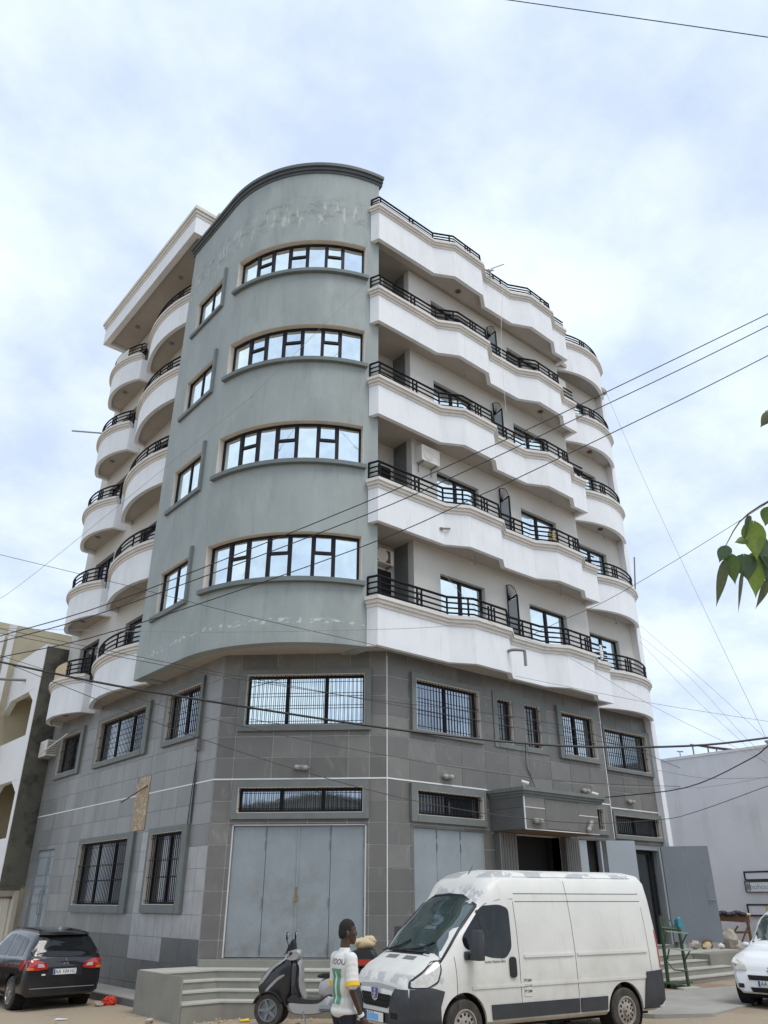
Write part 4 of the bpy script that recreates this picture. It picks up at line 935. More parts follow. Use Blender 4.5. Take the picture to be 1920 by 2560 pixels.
# ================================================================ leafy branch at the right edge
TR = tag(empty('tree', (-6.3, -14.6, gz(-6.3, -14.6))), 'tree with large heart shaped leaves hanging in at the right edge', 'tree')
def rtz(mb): return rel(mb, TR)
rtz(MB().tube(catmull([(-6.3, -14.6, -.3), (-6.25, -14.6, 1.5), (-6.35, -14.5, 3.0), (-6.2, -14.4, 4.6), (-6.3, -14.3, 6.2)], 4), .13, 10, .05)).build('trunk', 'bark', TR, 60)
limbs = [[(-6.3, -14.45, 3.9), (-6.9, -14.0, 4.7), (-7.5, -13.62, 4.72), (-7.88, -13.3, 4.5), (-8.04, -13.16, 4.25)], [(-6.25, -14.4, 4.8), (-6.9, -14.0, 5.3), (-7.4, -13.7, 5.45), (-7.62, -13.5, 5.4)],
         [(-6.3, -14.4, 5.0), (-5.8, -15.0, 5.8), (-5.2, -15.4, 6.0)], [(-6.3, -14.4, 5.4), (-6.0, -13.6, 6.2), (-5.6, -13.0, 6.3)], [(-6.2, -14.5, 4.4), (-5.6, -14.2, 5.0), (-5.0, -14.0, 5.0)]]
for L in limbs: rtz(MB().tube(catmull(L, 4), .016, 6, .003)).build('limb', 'bark', TR, 60)
def leaf_mesh(base, tip, wd, curl, roll):
    base = Vector(base); tip = Vector(tip); ax = tip - base; ln = ax.length; ax.normalize()
    side = ax.cross(Vector((0.6457, 0.7636, 0.1))).normalized(); side = Matrix.Rotation(roll, 3, ax) @ side; nr = side.cross(ax)
    prof = [(0, .02), (.03, .45), (.08, .78), (.16, .97), (.26, 1.0), (.38, .93), (.5, .8), (.62, .62), (.74, .4), (.84, .21), (.92, .09), (1.0, .01)]
    v = []; f = []
    for t, w in prof:
        for k in (-1, -.5, 0, .5, 1):
            back = -.10 * ln * abs(k) * max(0, 1 - t / .16)
            v.append(tuple(base + ax * (t * ln + back) + side * (k * w * wd * .56) + nr * (abs(k) * w * wd * .10 - curl * ln * t * t)))
    for i in range(len(prof) - 1):
        for j in range(4): f.append((i * 5 + j, i * 5 + j + 1, i * 5 + 6 + j, i * 5 + 5 + j))
    return MB().add(v, f)
LV = [((-7.86,-13.31,4.42),(-7.90,-13.28,4.12),.15,2,.2),((-7.885,-13.29,4.17),(-7.95,-13.23,3.84),.14,2,.1),((-7.95,-13.23,4.17),(-7.96,-13.22,3.98),.15,1,.3),((-7.81,-13.34,4.30),(-7.84,-13.32,4.02),.13,1,-.4),((-7.87,-13.30,4.15),(-7.85,-13.31,3.97),.13,1,.5),
((-8.07,-13.13,4.11),(-8.15,-13.06,3.78),.075,3,.9),((-7.98,-13.21,4.03),(-8.05,-13.15,3.74),.08,3,-.9),((-8.02,-13.17,4.17),(-8.03,-13.16,3.95),.10,0,.3),((-7.85,-13.31,3.99),(-7.94,-13.23,3.76),.065,3,1.0),
((-8.04,-13.16,4.24),(-8.09,-13.11,4.12),.09,1,.6),((-7.86,-13.30,4.47),(-7.93,-13.24,4.31),.08,1,-.7),((-7.92,-13.26,4.30),(-7.99,-13.20,4.27),.06,0,.3),((-7.74,-13.41,4.55),(-7.80,-13.36,4.40),.11,0,.4),((-7.60,-13.53,5.38),(-7.68,-13.46,5.25),.08,3,.2)]
rl = random.Random(5)
for L in limbs:
    for i in range(16):
        t = rl.uniform(.15, 1); k = min(len(L) - 2, int(t * (len(L) - 1))); fr = t * (len(L) - 1) - k
        p = Vector(L[k]).lerp(Vector(L[k + 1]), fr)
        if p.x < -7.5: continue
        q = p + Vector((rl.uniform(-.15, .15), rl.uniform(-.15, .15), rl.uniform(-.1, .1)))
        LV.append((tuple(q), tuple(q + Vector((rl.uniform(-.1, .1), rl.uniform(-.1, .1), -rl.uniform(.15, .32)))), rl.uniform(.08, .15), rl.randrange(4), rl.uniform(-1, 1)))
for b, t, wd, mi, ro_ in LV: rtz(leaf_mesh(b, t, wd, rl.uniform(-.05, .12), ro_)).build('leaf', M['leaf'][mi], TR, 60)
# ================================================================ vehicles
class Body:
    """a lofted vehicle body: key stations along a (forward), each a half profile of (b, z) from floor centre to roof centre"""
    def __init__(s, keys, sub=4):
        s.st = []
        for i in range(len(keys) - 1):
            a0, p0 = keys[i]; a1, p1 = keys[i + 1]; am, pm = keys[max(i - 1, 0)]; aq, pq = keys[min(i + 2, len(keys) - 1)]
            for k in range(sub):
                t = k / sub; prof = []
                for j in range(len(p0)):
                    c = []
                    for d in (0, 1):
                        m0 = 0 if i == 0 else (p1[j][d] - pm[j][d]) / (a1 - am) * (a1 - a0); m1 = 0 if i == len(keys) - 2 else (pq[j][d] - p0[j][d]) / (aq - a0) * (a1 - a0)
                        c.append((2 * t ** 3 - 3 * t * t + 1) * p0[j][d] + (t ** 3 - 2 * t * t + t) * m0 * .6 + (-2 * t ** 3 + 3 * t * t) * p1[j][d] + (t ** 3 - t * t) * m1 * .6)
                    prof.append(tuple(c))
                s.st.append((a0 + (a1 - a0) * t, prof))
        s.st.append(keys[-1])
    def prof(s, a):
        if a <= s.st[0][0]: return s.st[0][1]
        for (a0, p0), (a1, p1) in zip(s.st, s.st[1:]):
            if a <= a1:
                t = (a - a0) / (a1 - a0); return [(x0 + (x1 - x0) * t, z0 + (z1 - z0) * t) for (x0, z0), (x1, z1) in zip(p0, p1)]
        return s.st[-1][1]
    def inside(s, a, b, z):
        if a < s.st[0][0] or a > s.st[-1][0]: return False
        p = s.prof(a); b = abs(b); c = False; q = p + [(-1, p[-1][1]), (-1, p[0][1])]; n = len(q); j = n - 1
        for i in range(n):
            (xi, zi), (xj, zj) = q[i], q[j]
            if (zi > z) != (zj > z) and b < (xj - xi) * (z - zi) / (zj - zi) + xi: c = not c
            j = i
        return c
    def hit(s, o, d, far=7.0, step=.03):
        o = Vector(o); d = Vector(d); t = 0
        while t < far:
            if s.inside(*(o + d * t)):
                lo, hi = t - step, t
                for _ in range(9):
                    m = (lo + hi) / 2
                    if s.inside(*(o + d * m)): hi = m
                    else: lo = m
                return o + d * hi
            t += step
        return None
    def mesh(s, name, m, parent, arches=(), ang=38):
        rs = []
        for a, p in s.st: rs.append([(a, b, z) for b, z in p] + [(a, -b, z) for b, z in reversed(p[1:-1])])
        o = MB().rings(rs).build(name, m, parent, ang)
        if arches:
            o.parent = None; cutters = []
            for (a, z, r, b0, b1) in arches:
                c = MB().lathe([(r, 0), (r, b1 - b0)], (a, b0, z), (0, 1, 0), 36).build('cutter', m); cutters.append(c)
                md = o.modifiers.new('b', 'BOOLEAN'); md.operation = 'DIFFERENCE'; md.object = c; md.solver = 'EXACT'
            evaluated(o)
            for c in cutters: bpy.data.objects.remove(c)
            shade(o.data, ang); o.parent = parent
        return o
    def patch(s, kind, outline, name, m, parent, off=.006, rings=5, sub=4, side=1, thick=.0, ang=50):
        """a thin skin lying on the body. outline in (a,z) for sides, (a,b) for top, (b,z) for front and rear"""
        pts = []
        for i in range(len(outline)):
            p, q = Vector(outline[i]), Vector(outline[(i + 1) % len(outline)])
            pts += [p.lerp(q, k / sub) for k in range(sub)]
        cen = sum(pts, Vector((0, 0))) / len(pts); n = len(pts); R = []
        def mp(p):
            if kind == 'side': h = s.hit((p.x, side * 2.0, p.y), (0, -side, 0))
            elif kind == 'top': h = s.hit((p.x, p.y, 3.2), (0, 0, -1))
            elif kind == 'front': h = s.hit((s.st[-1][0] + .6, p.x, p.y), (-1, 0, 0))
            else: h = s.hit((s.st[0][0] - .6, p.x, p.y), (1, 0, 0))
            if h is None: return None
            d = {'side': Vector((0, side, 0)), 'top': Vector((0, 0, 1)), 'front': Vector((1, 0, 0)), 'rear': Vector((-1, 0, 0))}[kind]
            return h + d * off
        last = None
        for k in range(1, rings + 1):
            ring = []
            for p in pts:
                h = mp(cen + (p - cen) * (k / rings)); h = h if h is not None else last; last = h if h is not None else last; ring.append(tuple(h) if h is not None else (0, 0, 0))
            R.append(ring)
        c = mp(cen); v = [tuple(c)] + [p for r in R for p in r]
        f = [(0, 1 + i, 1 + (i + 1) % n) for i in range(n)]
        for k in range(rings - 1):
            for i in range(n): f.append((1 + k * n + i, 1 + k * n + (i + 1) % n, 1 + (k + 1) * n + (i + 1) % n, 1 + (k + 1) * n + i))
        me = bpy.data.meshes.new(name); me.from_pydata(v, [], f)
        bm = bmesh.new(); bm.from_mesh(me); bmesh.ops.recalc_face_normals(bm, faces=bm.faces)
        if thick:
            d = {'side': (0, side, 0), 'top': (0, 0, 1), 'front': (1, 0, 0), 'rear': (-1, 0, 0)}[kind]
            g = bmesh.ops.extrude_face_region(bm, geom=bm.faces[:])
            bmesh.ops.translate(bm, vec=Vector(d) * thick, verts=[x for x in g['geom'] if isinstance(x, bmesh.types.BMVert)])
            bmesh.ops.recalc_face_normals(bm, faces=bm.faces)
        bm.to_mesh(me); bm.free(); shade(me, ang); me.materials.append(M[m] if isinstance(m, str) else m)
        return link(name, me, parent)
    def groove(s, pts, parent, r=.005, side=1, m='trim', name='panel_gap'):
        q = []
        for p in pts:
            h = s.hit((p[0], side * 2.0, p[1]), (0, -side, 0))
            if h is not None: q.append(h + Vector((0, side * .0005, 0)))
        if len(q) > 1: return MB().tube(q, r, 4).build(name, m, parent)

def rounded(poly, r=.06, n=4):
    out = []
    N_ = len(poly)
    for i in range(N_):
        p0, p1, p2 = Vector(poly[i - 1]), Vector(poly[i]), Vector(poly[(i + 1) % N_])
        d0 = (p0 - p1); d2 = (p2 - p1); k = min(r, d0.length * .45, d2.length * .45); a = p1 + d0.normalized() * k; b = p1 + d2.normalized() * k
        for j in range(n + 1):
            t = j / n; out.append(tuple((1 - t) ** 2 * a + 2 * t * (1 - t) * p1 + t * t * b))
    return out

def wheel(parent, a, b, z, r, w, rim, kind, side):
    """axle along b; the outer face points to side"""
    wh = MB().lathe([(r * .62, -w / 2), (r * .93, -w / 2), (r, -w / 2 + .03), (r, w / 2 - .03), (r * .93, w / 2), (r * .62, w / 2)], (a, b, z), (0, side, 0), 36, False).build('wheel', 'rubber', parent, 30)
    o = w / 2
    if kind == 'steel':
        MB().lathe([(r * .63, o - .05), (r * .63, o + .002), (r * .58, o + .004), (r * .55, o - .03), (r * .45, o - .012), (r * .26, o - .005), (r * .24, o + .03), (r * .10, o + .035), (r * .01, o + .036)], (a, b, z), (0, side, 0), 32).build('rim', rim, wh, 40)
        h = MB()
        for i in range(12):
            t = i * math.pi / 6; h.lathe([(.022, 0), (.022, .004)], (a + r * .42 * math.cos(t), b + side * (o - .012), z + r * .42 * math.sin(t)), (0, side, 0), 8)
        for i in range(5):
            t = i * 2 * math.pi / 5; h.lathe([(.016, 0), (.016, .01)], (a + r * .18 * math.cos(t), b + side * (o + .028), z + r * .18 * math.sin(t)), (0, side, 0), 6)
        h.build('rim_hole', 'liner', wh)
    else:
        MB().lathe([(r * .66, o - .06), (r * .66, o + .004), (r * .60, o + .004), (r * .58, o - .04)], (a, b, z), (0, side, 0), 32).build('rim', rim, wh, 40)
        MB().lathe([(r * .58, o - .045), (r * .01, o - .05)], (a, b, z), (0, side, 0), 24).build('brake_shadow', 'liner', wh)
        sp = MB(); n = kind
        for i in range(n):
            t = i * 2 * math.pi / n; c, s_ = math.cos(t), math.sin(t)
            def q(rr, tt, oo): return (a + rr * c - tt * s_, b + side * oo, z + rr * s_ + tt * c)
            sp.hexa([q(r * .08, -.028, o - .04), q(r * .62, -.02, o - .04), q(r * .62, .02, o - .04), q(r * .08, .028, o - .04), q(r * .08, -.028, o - .005), q(r * .62, -.016, o + .002), q(r * .62, .016, o + .002), q(r * .08, .028, o - .005)])
        sp.lathe([(r * .14, o - .04), (r * .13, o + .004), (.002, o + .008)], (a, b, z), (0, side, 0), 16)
        sp.build('spoke', rim, wh)
    return wh

def plate(parent, T, text, w=.52, h=.11, sub=None, tx=.02):
    p = MB(T).box(-w / 2, w / 2, -h / 2, h / 2, 0, .008).build('number_plate', 'plate', parent)
    MB(T).box(-w / 2 + .004, -w / 2 + .042, -h / 2 + .004, h / 2 - .004, .008, .0095).build('plate_band', 'plateblue', p)
    if text: text_obj('plate_text', text, h * .98, 'ink', p, T @ Matrix.Translation((tx, -.002, .0095)), .92)
    return p

# ---------------------------------------------------------------- white van
VAN = empty('delivery_van', (.39, -5.13, -.045), R_(170.9))
tag(VAN, 'dirty white high roof delivery van with peeling roof paint parked by the steps', 'van')
def van_prof(zt, w, wt=None, zb=.30):
    base = [(0, .28), (.90, .28), (.985, .36), (1.0, .62), (1.0, 1.02), (.995, 1.25), (.965, 1.65), (.91, 2.08), (.845, 2.34), (.72, 2.465), (.45, 2.515), (0, 2.53)]
    out = []
    for b, z in base:
        if zt > 1.35: z2 = z if z < 1.1 else 1.1 + (z - 1.1) * (zt - 1.1) / 1.43
        else: z2 = z if z < .6 else .6 + (z - .6) * (zt - .6) / 1.93
        k = w if z2 < 1.15 or wt is None else w + (wt - w) * min(1, (z2 - 1.15) / .9)
        out.append((b * k, max(z2, zb)))
    return out
vb = Body([(-1.02, van_prof(2.40, .95, .93, .42)), (-.97, van_prof(2.50, .985, .97, .36)), (-.75, van_prof(2.53, 1.0)), (.8, van_prof(2.53, 1.0)), (2.25, van_prof(2.53, 1.0)), (2.52, van_prof(2.50, 1.0)), (2.75, van_prof(2.38, 1.0, .97)),
           (2.98, van_prof(2.10, 1.0, .93)), (3.40, van_prof(1.71, 1.0, .94)), (3.82, van_prof(1.30, .985)), (4.08, van_prof(1.17, .965)), (4.27, van_prof(1.05, .90)), (4.38, van_prof(.93, .82)), (4.44, van_prof(.78, .74, None, .36))], 4)
vb.mesh('body', 'vanwhite', VAN, [(0, .35, .42, .70, 1.4), (3.45, .35, .42, .70, 1.4), (0, .35, .42, -1.4, -.70), (3.45, .35, .42, -1.4, -.70)])
for a in (0, 3.45):
    for sd_ in (1, -1):
        MB().lathe([(.415, .0), (.415, .27)], (a, sd_ * .69, .35), (0, sd_, 0), 28).v
        ln = MB(); ln.rings([[(a + .412 * math.cos(t), sd_ * b, .35 + .412 * math.sin(t)) for t in [i * math.pi * 2 / 28 for i in range(28)]] for b in (.70, .955)], True, False); ln.build('arch_liner', 'liner', VAN)
        MB().box(a - .3, a + .3, sd_ * .66, sd_ * .70, .3, .7).build('arch_liner', 'liner', VAN)
        wheel(VAN, a, sd_ * .88, .34, .34, .22, 'rimsteel', 'steel', sd_)
bl = (.985, -.985)
# glass
vb.patch('top', rounded([(3.0, .79), (3.80, .88), (3.84, 0), (3.80, -.88), (3.0, -.79), (2.96, 0)], .05, 3), 'windscreen', 'windscreen', VAN, .012, 6)
ws_o = [(3.0, .79), (3.2, .81), (3.4, .835), (3.6, .86), (3.80, .88), (3.83, .5), (3.84, 0), (3.83, -.5), (3.80, -.88), (3.6, -.86), (3.4, -.835), (3.2, -.81), (3.0, -.79), (2.97, -.4), (2.96, 0), (2.97, .4), (3.0, .79)]
MB().tube([vb.hit((a, b, 3.2), (0, 0, -1)) + Vector((0, 0, .012)) for a, b in ws_o], .022, 6).build('windscreen_seal', 'trim', VAN, 60)
for sd_ in (1, -1):
    vb.patch('side', rounded([(2.46, 1.34), (2.44, 1.92), (2.62, 1.98), (2.92, 1.96), (3.40, 1.50), (3.38, 1.36), (2.9, 1.22), (2.6, 1.20)], .07), 'side_window', 'carglass', VAN, .006, 4, 3, sd_)
    vb.groove([(3.02, 1.24 + .05 * i) for i in range(14)], VAN, .018, sd_, 'trim', 'window_bar')
    # panel gaps
    vb.groove([(2.32, .42 + .08 * i) for i in range(21)], VAN, .005, sd_)
    vb.groove([(2.32, 2.06), (2.6, 2.05), (2.85, 1.99), (3.05, 1.86)], VAN, .005, sd_)
    vb.groove([(3.58, .55 + .07 * i) for i in range(11)], VAN, .005, sd_)
    vb.groove([(2.28 - .12 * i, 2.14) for i in range(26)], VAN, .006, sd_)
    vb.groove([(1.08, .34 + .1 * i) for i in range(21)], VAN, .005, sd_)
    vb.groove([(2.28 - .12 * i, 2.02) for i in range(26)], VAN, .005, sd_, 'trim', 'rain_channel')
    vb.groove([(2.2 - .12 * i, 2.40) for i in range(25)], VAN, .004, sd_)
    vb.groove([(-.72, .8 + .08 * i) for i in range(15)], VAN, .004, sd_)
    # pressed panels on the flank
    vb.patch('side', rounded([(2.22, 1.20), (2.22, 1.24), (1.12, 1.24), (1.12, 1.20)], .01, 2), 'pressed_rib', 'vanwhite', VAN, .002, 2, 8, sd_, .018)
    vb.patch('side', rounded([(1.04, 1.20), (1.04, 1.24), (-.66, 1.24), (-.66, 1.20)], .01, 2), 'pressed_rib', 'vanwhite', VAN, .002, 2, 8, sd_, .018)
    vb.patch('side', [(3.3, .80), (3.3, .84), (-.7, .84), (-.7, .80)], 'pressed_rib', 'vanwhite', VAN, .001, 2, 20, sd_, .012)
    # black side rubbing strip, rear bumper corner
    vb.patch('side', [(2.92, .38), (2.94, .58), (1.10, .58), (1.10, .38)], 'rub_strip', 'blackplastic', VAN, .002, 2, 6, sd_, .022)
    vb.patch('side', [(1.06, .38), (1.06, .58), (.44, .58), (.46, .38)], 'rub_strip', 'blackplastic', VAN, .002, 2, 6, sd_, .022)
    vb.patch('side', [(-.44, .34), (-.50, .66), (-.58, .90), (-.99, .92), (-.99, .34)], 'rear_bumper_corner', 'blackplastic', VAN, .003, 3, 5, sd_, .03)
    vb.patch('side', [(-.955, .95), (-.955, 1.55), (-1.0, 1.55), (-1.0, .95)], 'tail_lamp', 'lamp_red', VAN, .004, 2, 5, sd_, .012)
    h = vb.patch('side', rounded([(2.40, .93), (2.40, 1.22), (2.54, 1.22), (2.54, .93)], .06), 'door_handle', 'trim', VAN, .004, 3, 3, sd_, .02)
    vb.patch('side', [(2.10, .66), (2.10, .92), (2.26, .92), (2.26, .66)], 'fuel_flap', 'vanwhite', VAN, .003, 2, 3, sd_, .004)
    # black front corner of the bumper
    vb.patch('side', [(3.88, .32), (3.90, .60), (3.82, .80), (4.02, .85), (4.34, .83), (4.40, .5), (4.39, .34)], 'front_bumper_corner', 'blackplastic', VAN, .004, 4, 4, sd_, .02)
    # mirror
    mr = MB(); mr.box(3.28, 3.42, sd_ * 1.0 - .03, sd_ * 1.0 + .03, 1.20, 1.32); mr.tube([(3.36, sd_ * .99, 1.28), (3.34, sd_ * 1.12, 1.30)], .035, 6)
    c = Vector((3.28, sd_ * 1.16, 1.42)); mr.hexa([tuple(c + Vector(p)) for p in ((-.05, -.11, -.22), (.10, -.10, -.22), (.08, .12, -.22), (-.05, .12, -.22), (-.05, -.09, .20), (.05, -.08, .20), (.04, .10, .20), (-.05, .10, .20))])
    me = mr.build('mirror', 'blackplastic', VAN); bv = me.modifiers.new('b', 'BEVEL'); bv.width = .03; bv.segments = 3; me.parent = None; evaluated(me); shade(me.data, 40); me.parent = VAN
    MB().box(3.222, 3.229, sd_ * 1.16 - .08, sd_ * 1.16 + .09, 1.25, 1.58).build('mirror_glass', 'glass_mid', me)
    # headlight
    vb.patch('side', rounded([(4.36, .84), (4.32, .945), (4.13, 1.06), (3.93, 1.195), (3.815, 1.215), (3.815, 1.07), (3.91, .91), (4.10, .84)], .04), 'headlight_seal', 'trim', VAN, .005, 4, 3, sd_, .006)
    hl = vb.patch('side', rounded([(4.33, .86), (4.30, .93), (4.12, 1.04), (3.93, 1.17), (3.84, 1.19), (3.84, 1.08), (3.93, .93), (4.10, .86)], .04), 'headlight', 'lamp_clear', VAN, .006, 4, 3, sd_, .012)
for sd_ in (1, -1):
    vb.patch('front', [(sd_ * .40, .34), (sd_ * .42, .62), (sd_ * .54, .83), (sd_ * .80, .83), (sd_ * .87, .6), (sd_ * .84, .34)], 'front_bumper', 'blackplastic', VAN, .012, 5, 5, 1, .012)
    vb.patch('front', [(sd_ * .46, .44), (sd_ * .46, .52), (sd_ * .66, .52), (sd_ * .66, .44)], 'bumper_slot', 'liner', VAN, .026, 2, 3)
vb.patch('front', rounded([(-.36, .56), (-.46, .74), (.46, .74), (.36, .56)], .04), 'grille', 'liner', VAN, .010, 3, 5)
gb = MB()
for i in range(19):
    b = -.44 + i * .049
    for dz in (1, -1):
        q = [vb.hit((5, b + dz * .03 * (k - 1), .575 + k * .075), (-1, 0, 0)) for k in range(3)]
        q = [x + Vector((.016, 0, 0)) for x in q if x is not None]
        if len(q) > 1: gb.tube(q, .006, 4)
gb.build('grille_mesh', 'trim', VAN)
vb.patch('front', [(-.40, .36), (-.40, .50), (.40, .50), (.40, .36)], 'lower_intake', 'trim', VAN, .012, 3, 4)
sh = [(0, -.10), (.075, -.075), (.105, -.01), (.12, .085), (-.12, .085), (-.105, -.01), (-.075, -.075)]
hx = vb.hit((5, 0, .72), (-1, 0, 0)).x
TE = Matrix(((0, 0, 1, hx + .012), (1, 0, 0, 0), (0, 1, 0, .735), (0, 0, 0, 1)))
em = MB(TE).prism(sh, 0, .02).build('emblem', 'chrome', VAN); MB(TE).prism([(x * .8, y * .8 + .005) for x, y in sh], .02, .023).build('emblem_field', 'plateblue', em)
LION = [(-.045, -.06), (-.02, -.02), (-.05, .01), (-.03, .02), (-.005, .0), (.0, .03), (-.03, .055), (-.005, .07), (.03, .065), (.045, .04), (.025, .03), (.03, .01), (.05, .015), (.05, -.005), (.02, -.01), (.015, -.03), (.045, -.06), (.025, -.065), (.0, -.035), (-.02, -.065)]
def lion(T, m, parent, k=1.0): MB(T).prism([(x * k, y * k) for x, y in LION], .0, .006).build('lion', m, parent)
lion(TE @ Matrix.Translation((0, 0, .023)), 'chrome', em, .95)
TPv = Matrix(((0, 0, 1, hx + .03), (1, 0, 0, 0), (0, 1, 0, .43), (0, 0, 0, 1)))
vp = plate(VAN, TPv, '', .52, .12); MB(TPv).box(-.2, .12, -.05, .035, .0096, .011).build('plate_sticker', 'skyblue', vp)
for i in range(3): MB(TPv).box(-.19 + i * .07, -.155 + i * .07, .042, .054, .0096, .011).build('plate_mark', 'ink', vp)
vb.patch('front', [(-.60, .80), (-.56, .845), (0, .875), (.56, .845), (.60, .80), (0, .82)], 'bonnet_lip', 'steel', VAN, .006, 3, 5)
# bonnet vents, wipers, aerial
for s0, s1 in ((.10, .42), (-.42, -.10)): vb.patch('top', [(3.93, s0), (3.93, s1), (4.02, s1), (4.02, s0)], 'bonnet_vent', 'steel', VAN, .003, 2, 3)
vb.patch('top', [(3.80, .86), (3.88, .84), (3.90, 0), (3.88, -.84), (3.80, -.86), (3.83, 0)], 'scuttle', 'trim', VAN, .008, 2, 5)
for (b0, b1) in ((.55, -.1), (-.15, -.75)):
    q = [vb.hit((3.74 + .04 * k - .06 * (k == 0), b0 + (b1 - b0) * k / 3, 3), (0, 0, -1)) for k in range(4)]; q = [x + Vector((0, 0, .035)) for x in q]
    MB().tube(q, .014, 5).build('wiper', 'trim', VAN)
MB().tube([(2.62, .1, 2.44), (2.50, .1, 2.60)], .012, 5, .004).build('aerial', 'trim', VAN)
dk = MB()
for sd_ in (1,):
    for i in range(3): text_obj('flap_text', ('PV 2060', 'CU 1440', 'PT 3500')[i], .055, 'ink', VAN, Matrix(((-1, 0, 0, 2.18), (0, 0, 1, 1.012), (0, 1, 0, .88 - i * .075), (0, 0, 0, 1))), .8)
    text_obj('door_text', 'location Peinture Déco', .05, 'ink', VAN, Matrix(((-1, 0, 0, 2.82), (0, 0, 1, 1.003), (0, 1, 0, 1.165), (0, 0, 0, 1))), .9)
MB().box(-1.04, -1.01, -.85, .85, .35, .55).build('rear_bumper', 'blackplastic', VAN)
MB().box(-.9, 4.2, -.62, .62, .22, .31).build('underbody', 'liner', VAN)

# ---------------------------------------------------------------- black hatchback seen from behind
def suv(loc, rz, label, full=True):
    C = tag(empty('parked_car', loc, rz), label, 'car', 'dark cars parked along the left wall')
    def P(zt, w, zb=.26, belt=.98, wt=.72):
        L = [(0, zb), (.74, zb), (.86, zb + .08), (.885, .55), (.88, .80), (.86, belt)]
        if zt > belt + .1:
            L += [(.83, belt + .05), (.83 + (wt - .83) * .6, belt + (zt - belt) * .6), (wt, zt - .10), (wt - .09, zt - .03), (wt - .3, zt - .005), (0, zt)]
        else: L += [(.80, min(zt - .02, belt + .02)), (.72, zt - .012), (.6, zt - .006), (.45, zt - .003), (.25, zt), (0, zt)]
        return [(b * w, z) for b, z in L]
    b = Body([(-.80, P(.95, .90, .34, .90)), (-.77, P(1.02, .95, .30, .95)), (-.66, P(1.20, .985, .27, 1.0, .74)), (-.48, P(1.46, 1.0, .28, 1.0, .66)), (-.30, P(1.545, 1.0, .26, 1.0, .64)), (.1, P(1.59, 1.0, .26, .99, .65)), (.9, P(1.61, 1.0, .26, .97, .66)), (1.5, P(1.56, 1.0, .26, .96, .66)),
              (2.05, P(1.28, 1.0, .26, .95, .70)), (2.42, P(1.02, 1.0, .26, .95)), (2.9, P(.97, .98, .26, .92)), (3.25, P(.88, .93, .28, .85)), (3.45, P(.70, .84, .34, .68))], 4)
    b.mesh('body', 'blackpaint', C, [(0, .33, .385, .60, 1.3), (2.67, .33, .385, .60, 1.3), (0, .33, .385, -1.3, -.60), (2.67, .33, .385, -1.3, -.60)])
    for a in (0, 2.67):
        for s in (1, -1):
            ln = MB(); ln.rings([[(a + .38 * math.cos(t), s * q, .33 + .38 * math.sin(t)) for t in [i * math.pi * 2 / 24 for i in range(24)]] for q in (.60, .84)], True, False); ln.build('arch_liner', 'liner', C)
            wheel(C, a, s * .775, .33, .33, .21, 'alloy', 7, s)
    MB().box(-.5, 3.2, -.6, .6, .2, .3).build('underbody', 'liner', C)
    b.patch('rear', rounded([(-.66, 1.07), (-.58, 1.47), (.58, 1.47), (.66, 1.07), (0, 1.04)], .06), 'rear_window', 'carglass', C, .010, 5, 4)
    b.patch('rear', [(-.58, 1.475), (-.56, 1.535), (.56, 1.535), (.58, 1.475)], 'roof_spoiler', 'blackpaint', C, .01, 3, 5, 1, .10)
    for s in (1, -1):
        b.patch('side', rounded([(-.28, 1.06), (-.22, 1.36), (.0, 1.42), (.06, 1.06)], .04), 'quarter_window', 'carglass', C, .006, 3, 3, s)
        b.patch('side', rounded([(.12, 1.05), (.08, 1.43), (.72, 1.47), (.76, 1.03)], .05), 'rear_door_window', 'carglass', C, .006, 3, 4, s)
        b.patch('side', rounded([(.86, 1.03), (.82, 1.48), (1.2, 1.46), (1.85, 1.10), (1.85, 1.02)], .05), 'front_door_window', 'carglass', C, .006, 3, 4, s)
        b.groove([(.80, .40 + .06 * i) for i in range(11)], C, .005, s); b.groove([(.08, .75 + .05 * i) for i in range(6)], C, .005, s)
        MB().box(.2, .4, s * .872 - .012, s * .872 + .02, .86, .885).build('door_handle', 'chrome', C)
        b.patch('side', rounded([(-.62, .80), (-.70, .98), (-.50, 1.0), (-.42, .92), (-.44, .80)], .03), 'tail_lamp', 'lamp_red', C, .006, 3, 3, s, .012)
        b.patch('rear', rounded([(s * .38, .82), (s * .44, .93), (s * .66, 1.0), (s * .85, .99), (s * .85, .80), (s * .60, .79)], .03), 'tail_lamp', 'lamp_red', C, .012, 3, 3, 1, .014)
        b.patch('rear', [(s * .46, .85), (s * .50, .91), (s * .62, .92), (s * .62, .85)], 'reverse_lamp', 'lamp_clear', C, .03, 2, 3)
        b.patch('rear', [(s * .70, .80), (s * .70, .85), (s * .84, .85), (s * .84, .80)], 'indicator', 'lamp_amber', C, .03, 2, 3)
        MB().box(-.79, -.76, s * .68 - .03, s * .68 + .03, .40, .46).build('reflector', 'lamp_red', C)
    b.patch('rear', rounded([(-.42, .66), (-.36, .84), (.36, .84), (.42, .66)], .04), 'plate_recess', 'trim', C, .006, 3, 4)
    b.patch('rear', [(-.72, .44), (-.72, .455), (.72, .455), (.72, .44)], 'bumper_line', 'steel', C, .012, 2, 6)
    hx = b.hit((-2, 0, .75), (1, 0, 0)).x
    plate(C, Matrix(((0, 0, -1, hx - .018), (-1, 0, 0, 0), (0, 1, 0, .755), (0, 0, 0, 1))), 'AA 104 HC')
    hx = b.hit((-2, 0, .96), (1, 0, 0)).x
    TE = Matrix(((0, 0, -1, hx - .012), (-1, 0, 0, 0), (0, 1, 0, .935), (0, 0, 0, 1)))
    e = MB(TE)
